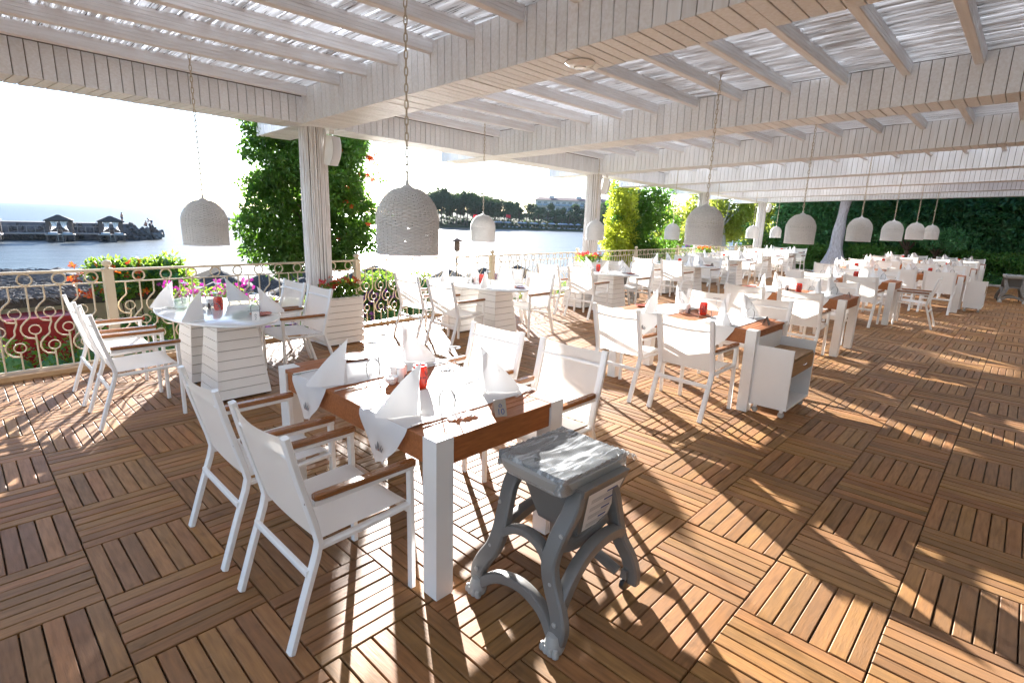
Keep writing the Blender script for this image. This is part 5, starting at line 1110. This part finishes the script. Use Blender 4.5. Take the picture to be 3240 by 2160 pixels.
def proto_tree(nm, lab, h, rad_, mat, n, size, umb):
    t = thing(nm, lab, 'tree'); MB().tube([(0, 0, 0), (.3, .2, h * .4), (.2, 0, h * .8)], [.30, .22, .08], 6).build('trunk', 'bark', t, True)
    f = MB()
    if umb: bl = [((rad_ * .75 * math.cos(a) * math.sqrt(u), rad_ * .75 * math.sin(a) * math.sqrt(u), h * (.70 + .20 * (1 - u) + rng.normal() * .06)), (rad_ * .32, rad_ * .32, h * .12)) for a, u in zip(rng.uniform(0, 6.28, 22), rng.uniform(0, 1, 22))]
    else: bl = [((rng.normal() * rad_ * .4, rng.normal() * rad_ * .4, h * rng.uniform(.30, .95)), (rad_ * .36, rad_ * .36, h * .12)) for _ in range(24)]
    clumpy(n, bl, size, f, .7, .6, 0, .2); f.build('crown', mat, t); return t
def proto_palm():
    t = thing('palm_tree', '', 'tree'); MB().tube([(0, 0, 0), (.2, 0, 3.5), (.1, .1, 7)], [.28, .22, .18], 6).build('trunk', 'bark', t, True); f = MB()
    for k in range(34):
        a = rng.uniform(0, 6.28); el = rng.uniform(-.5, 1.1); 
        for q in range(7):
            u = q / 7; p = np.array((math.cos(a) * 2.6 * u * math.cos(el), math.sin(a) * 2.6 * u * math.cos(el), 7 + 2.6 * u * math.sin(el) - 1.6 * u * u)); leaves(f, [p, p], .9, np.array([[math.cos(a + .8), math.sin(a + .8), -.3], [math.cos(a - .8), math.sin(a - .8), -.3]]), .2, .22)
    f.build('crown', 'palm_leaf', t); return t
protos = {'pine': [Pool(lambda: proto_tree('pine_tree', '', 15, 6.5, 'pine_leaf', 2600, .9, True)), Pool(lambda: proto_tree('pine_tree', '', 13, 5.5, 'pine_leaf', 2400, .9, True))], 'leafy': [Pool(lambda: proto_tree('leafy_tree', '', 13, 4.2, 'pine_leaf', 2600, .8, False)), Pool(lambda: proto_tree('leafy_tree', '', 11, 3.6, 'palm_leaf', 2400, .8, False))], 'palm': [Pool(proto_palm)]}
ORD = ['first', 'second', 'third', 'fourth', 'fifth', 'sixth', 'seventh', 'eighth', 'ninth', 'tenth'] + ['%dth' % k if k % 10 not in (1, 2, 3) or k in (11, 12, 13) else '%d%s' % (k, {1: 'st', 2: 'nd', 3: 'rd'}[k % 10]) for k in range(11, 60)]
def far_tree(kd, s, d, grp, lab):
    p = sh(s, d, SEA + 1.0 + max(0, d - 14) * .13); pool = protos[kd][rng.integers(len(protos[kd]))]; o = pool.at(p, rng.uniform(0, 6), lab, grp); k = rng.uniform(.82, 1.15) * (.80 if s > .46 and kd == 'leafy' else 1); o.scale = (k, k, k * rng.uniform(.92, 1.08))
for k in range(20): far_tree('pine', .17 + .24 * (k + rng.uniform(-.3, .3)) / 20, rng.uniform(4, 26), 'umbrella pines on the far shore', ORD[k] + ' umbrella pine from the left in the far shore grove')
for k in range(30): far_tree('leafy', .36 + .46 * (k + rng.uniform(-.3, .3)) / 30, rng.uniform(24, 44), 'tall leafy trees on the far shore', ORD[k] + ' tall leafy tree from the left around the far hotel')
for k in range(26): far_tree('palm', .42 + .38 * (k + rng.uniform(-.3, .3)) / 26, rng.uniform(15, 24), 'palms on the far shore', ORD[k] + ' palm from the left in the row above the far beach')
for k in range(16): far_tree('leafy', .15 + .3 * (k + rng.uniform(-.3, .3)) / 16, rng.uniform(22, 40), 'leafy trees behind the umbrella pines', ORD[k] + ' leafy tree from the left behind the umbrella pines')
for k in range(12): far_tree('leafy', .62 + .3 * (k + rng.uniform(-.3, .3)) / 12, rng.uniform(10, 30), 'leafy trees right of the hotel', ORD[k] + ' leafy tree from the left past the far hotel')
ug = MB()
for _ in range(2600):
    p = sh(.10 + .82 * rng.uniform(), rng.uniform(13, 34)); leaves(ug, [(p.x, p.y, SEA + 1.2 + 3.4 * rng.uniform() ** 1.5)] * 2, 1.3, None, 1, .7)
kind(ug.build('undergrowth', 'pine_leaf'), 'stuff'); tag(ug_o := [o for o in COL.objects if o.name.startswith('undergrowth')][0], 'dark shrubbery under the trees of the far shore', 'shrubbery')
hp = sh(.50, 56); hdir = Vector((.68, -.735, 0)); ha = math.atan2(-.735, .68)
ht = thing('hotel', 'pale four-storey hotel among the trees on the far shore', 'hotel', (hp.x, hp.y, SEA + 3.2), ha)
MB().box(0, 44, 0, 13, -3, 13.2).build('wall', 'hotel_wall', ht); MB().add([(-.6, -1.2, 13.2), (44.6, -1.2, 13.2), (44.6, 13.6, 13.2), (-.6, 13.6, 13.2), (2, 6, 15.0), (42, 6, 15.0)], [(0, 1, 5, 4), (1, 2, 5), (2, 3, 4, 5), (3, 0, 4), (0, 3, 2, 1)]).build('roof', 'hotel_roof', ht)
wm = MB().box(-.95, .95, -.06, .05, 0, 2.0).mesh('window', 'hotel_glass'); bmh = MB().box(-1.5, 1.5, -1.1, -.02, -.35, -.2).box(-1.5, 1.5, -1.1, -1.04, -.2, .7).mesh('balcony', 'parasol_white')
for fl_ in range(4):
    for k in range(12): put('window', wm, ht, (2.2 + 3.6 * k, 0, .7 + 3.2 * fl_)); put('balcony', bmh, ht, (2.2 + 3.6 * k, 0, .75 + 3.2 * fl_))
for x in (8, 24, 36): MB().box(x, x + 3, 4, 8, 14.0, 16.0).build('roof_box', 'hotel_wall', ht)
pw = Pool(lambda: (lambda t: (MB().lathe([(1.5, 2.05), (1.48, 2.12), (.1, 2.75)], 10).build('canopy', 'parasol_white', t), MB().lathe([(.05, 0), (.05, 2.2)], 5).build('pole', 'concrete', t), t)[2])(thing('white_parasol', '', 'parasol')))
for k in range(46): p = sh(.415 + .33 * rng.uniform(), rng.uniform(4.5, 14), SEA + 1.0); pw.at(p, 0, 'white parasol on the far beach below the hotel', 'white parasols on the far beach')
sbd = MB().bbox(-.35, .35, -.95, .95, .25, .42, .04).box(-.3, .3, -.8, -.7, 0, .25).box(-.3, .3, .7, .8, 0, .25).mesh('sun_lounger', 'parasol_white')
for k in range(60): p = sh(.42 + .32 * rng.uniform(), rng.uniform(3, 12), SEA + .95); tag(put('sun_lounger', sbd, None, p, ha + rng.normal() * .2), 'white sun lounger on the far beach below the hotel', 'sun lounger', 'sun loungers on the far beach')
for s, d, hh, wh in ((.437, 3.5, 6.5, 'left of the far beach'), (.372, 3, 6, 'below the umbrella pines'), (.60, 4, 8.5, 'right of the hotel beach')):
    p = sh(s, d, SEA + .8); t = thing('flag', 'red flag on a tall pole ' + wh, 'flag', p, ha); MB().lathe([(.05, 0), (.04, hh)], 6).build('pole', 'concrete', t); f = MB(); f.grid(lambda u, v: (.05 + 2.2 * u, .18 * math.sin(5 * u), hh - 1.6 + 1.5 * v - .35 * u), 8, 3); f.build('cloth', 'flag_red', t)
jt = thing('jetty', 'small wooden jetty on piles right of the far beach', 'jetty', sh(.615, -8, SEA), ha); MB().box(0, 14, -2, 6, .9, 1.15).build('deck', 'concrete', jt)
for k in range(5):
    for q in (-1.5, 2, 5): MB().lathe([(.14, -1), (.14, .899)], 6, Matrix.Translation((1 + 3 * k, q, 0))).build('pile', 'cabin_wood', jt)

# ------------------------------------------------------------------ sea air
hz = MB().box(-9100, 9100, -200, 12100, -8, 30).build('haze', None); kind(hz, 'stuff')
hm = bpy.data.materials.new('haze'); hm.use_nodes = True; hm.node_tree.nodes.clear(); ho = hm.node_tree.nodes.new('ShaderNodeOutputMaterial'); hv = hm.node_tree.nodes.new('ShaderNodeVolumePrincipled')
hv.inputs['Density'].default_value = 0.00006; hv.inputs['Color'].default_value = (.88, .93, 1.0, 1); hv.inputs['Anisotropy'].default_value = 0.0
hm.node_tree.links.new(hv.outputs[0], ho.inputs['Volume']); hz.data.materials.append(hm)
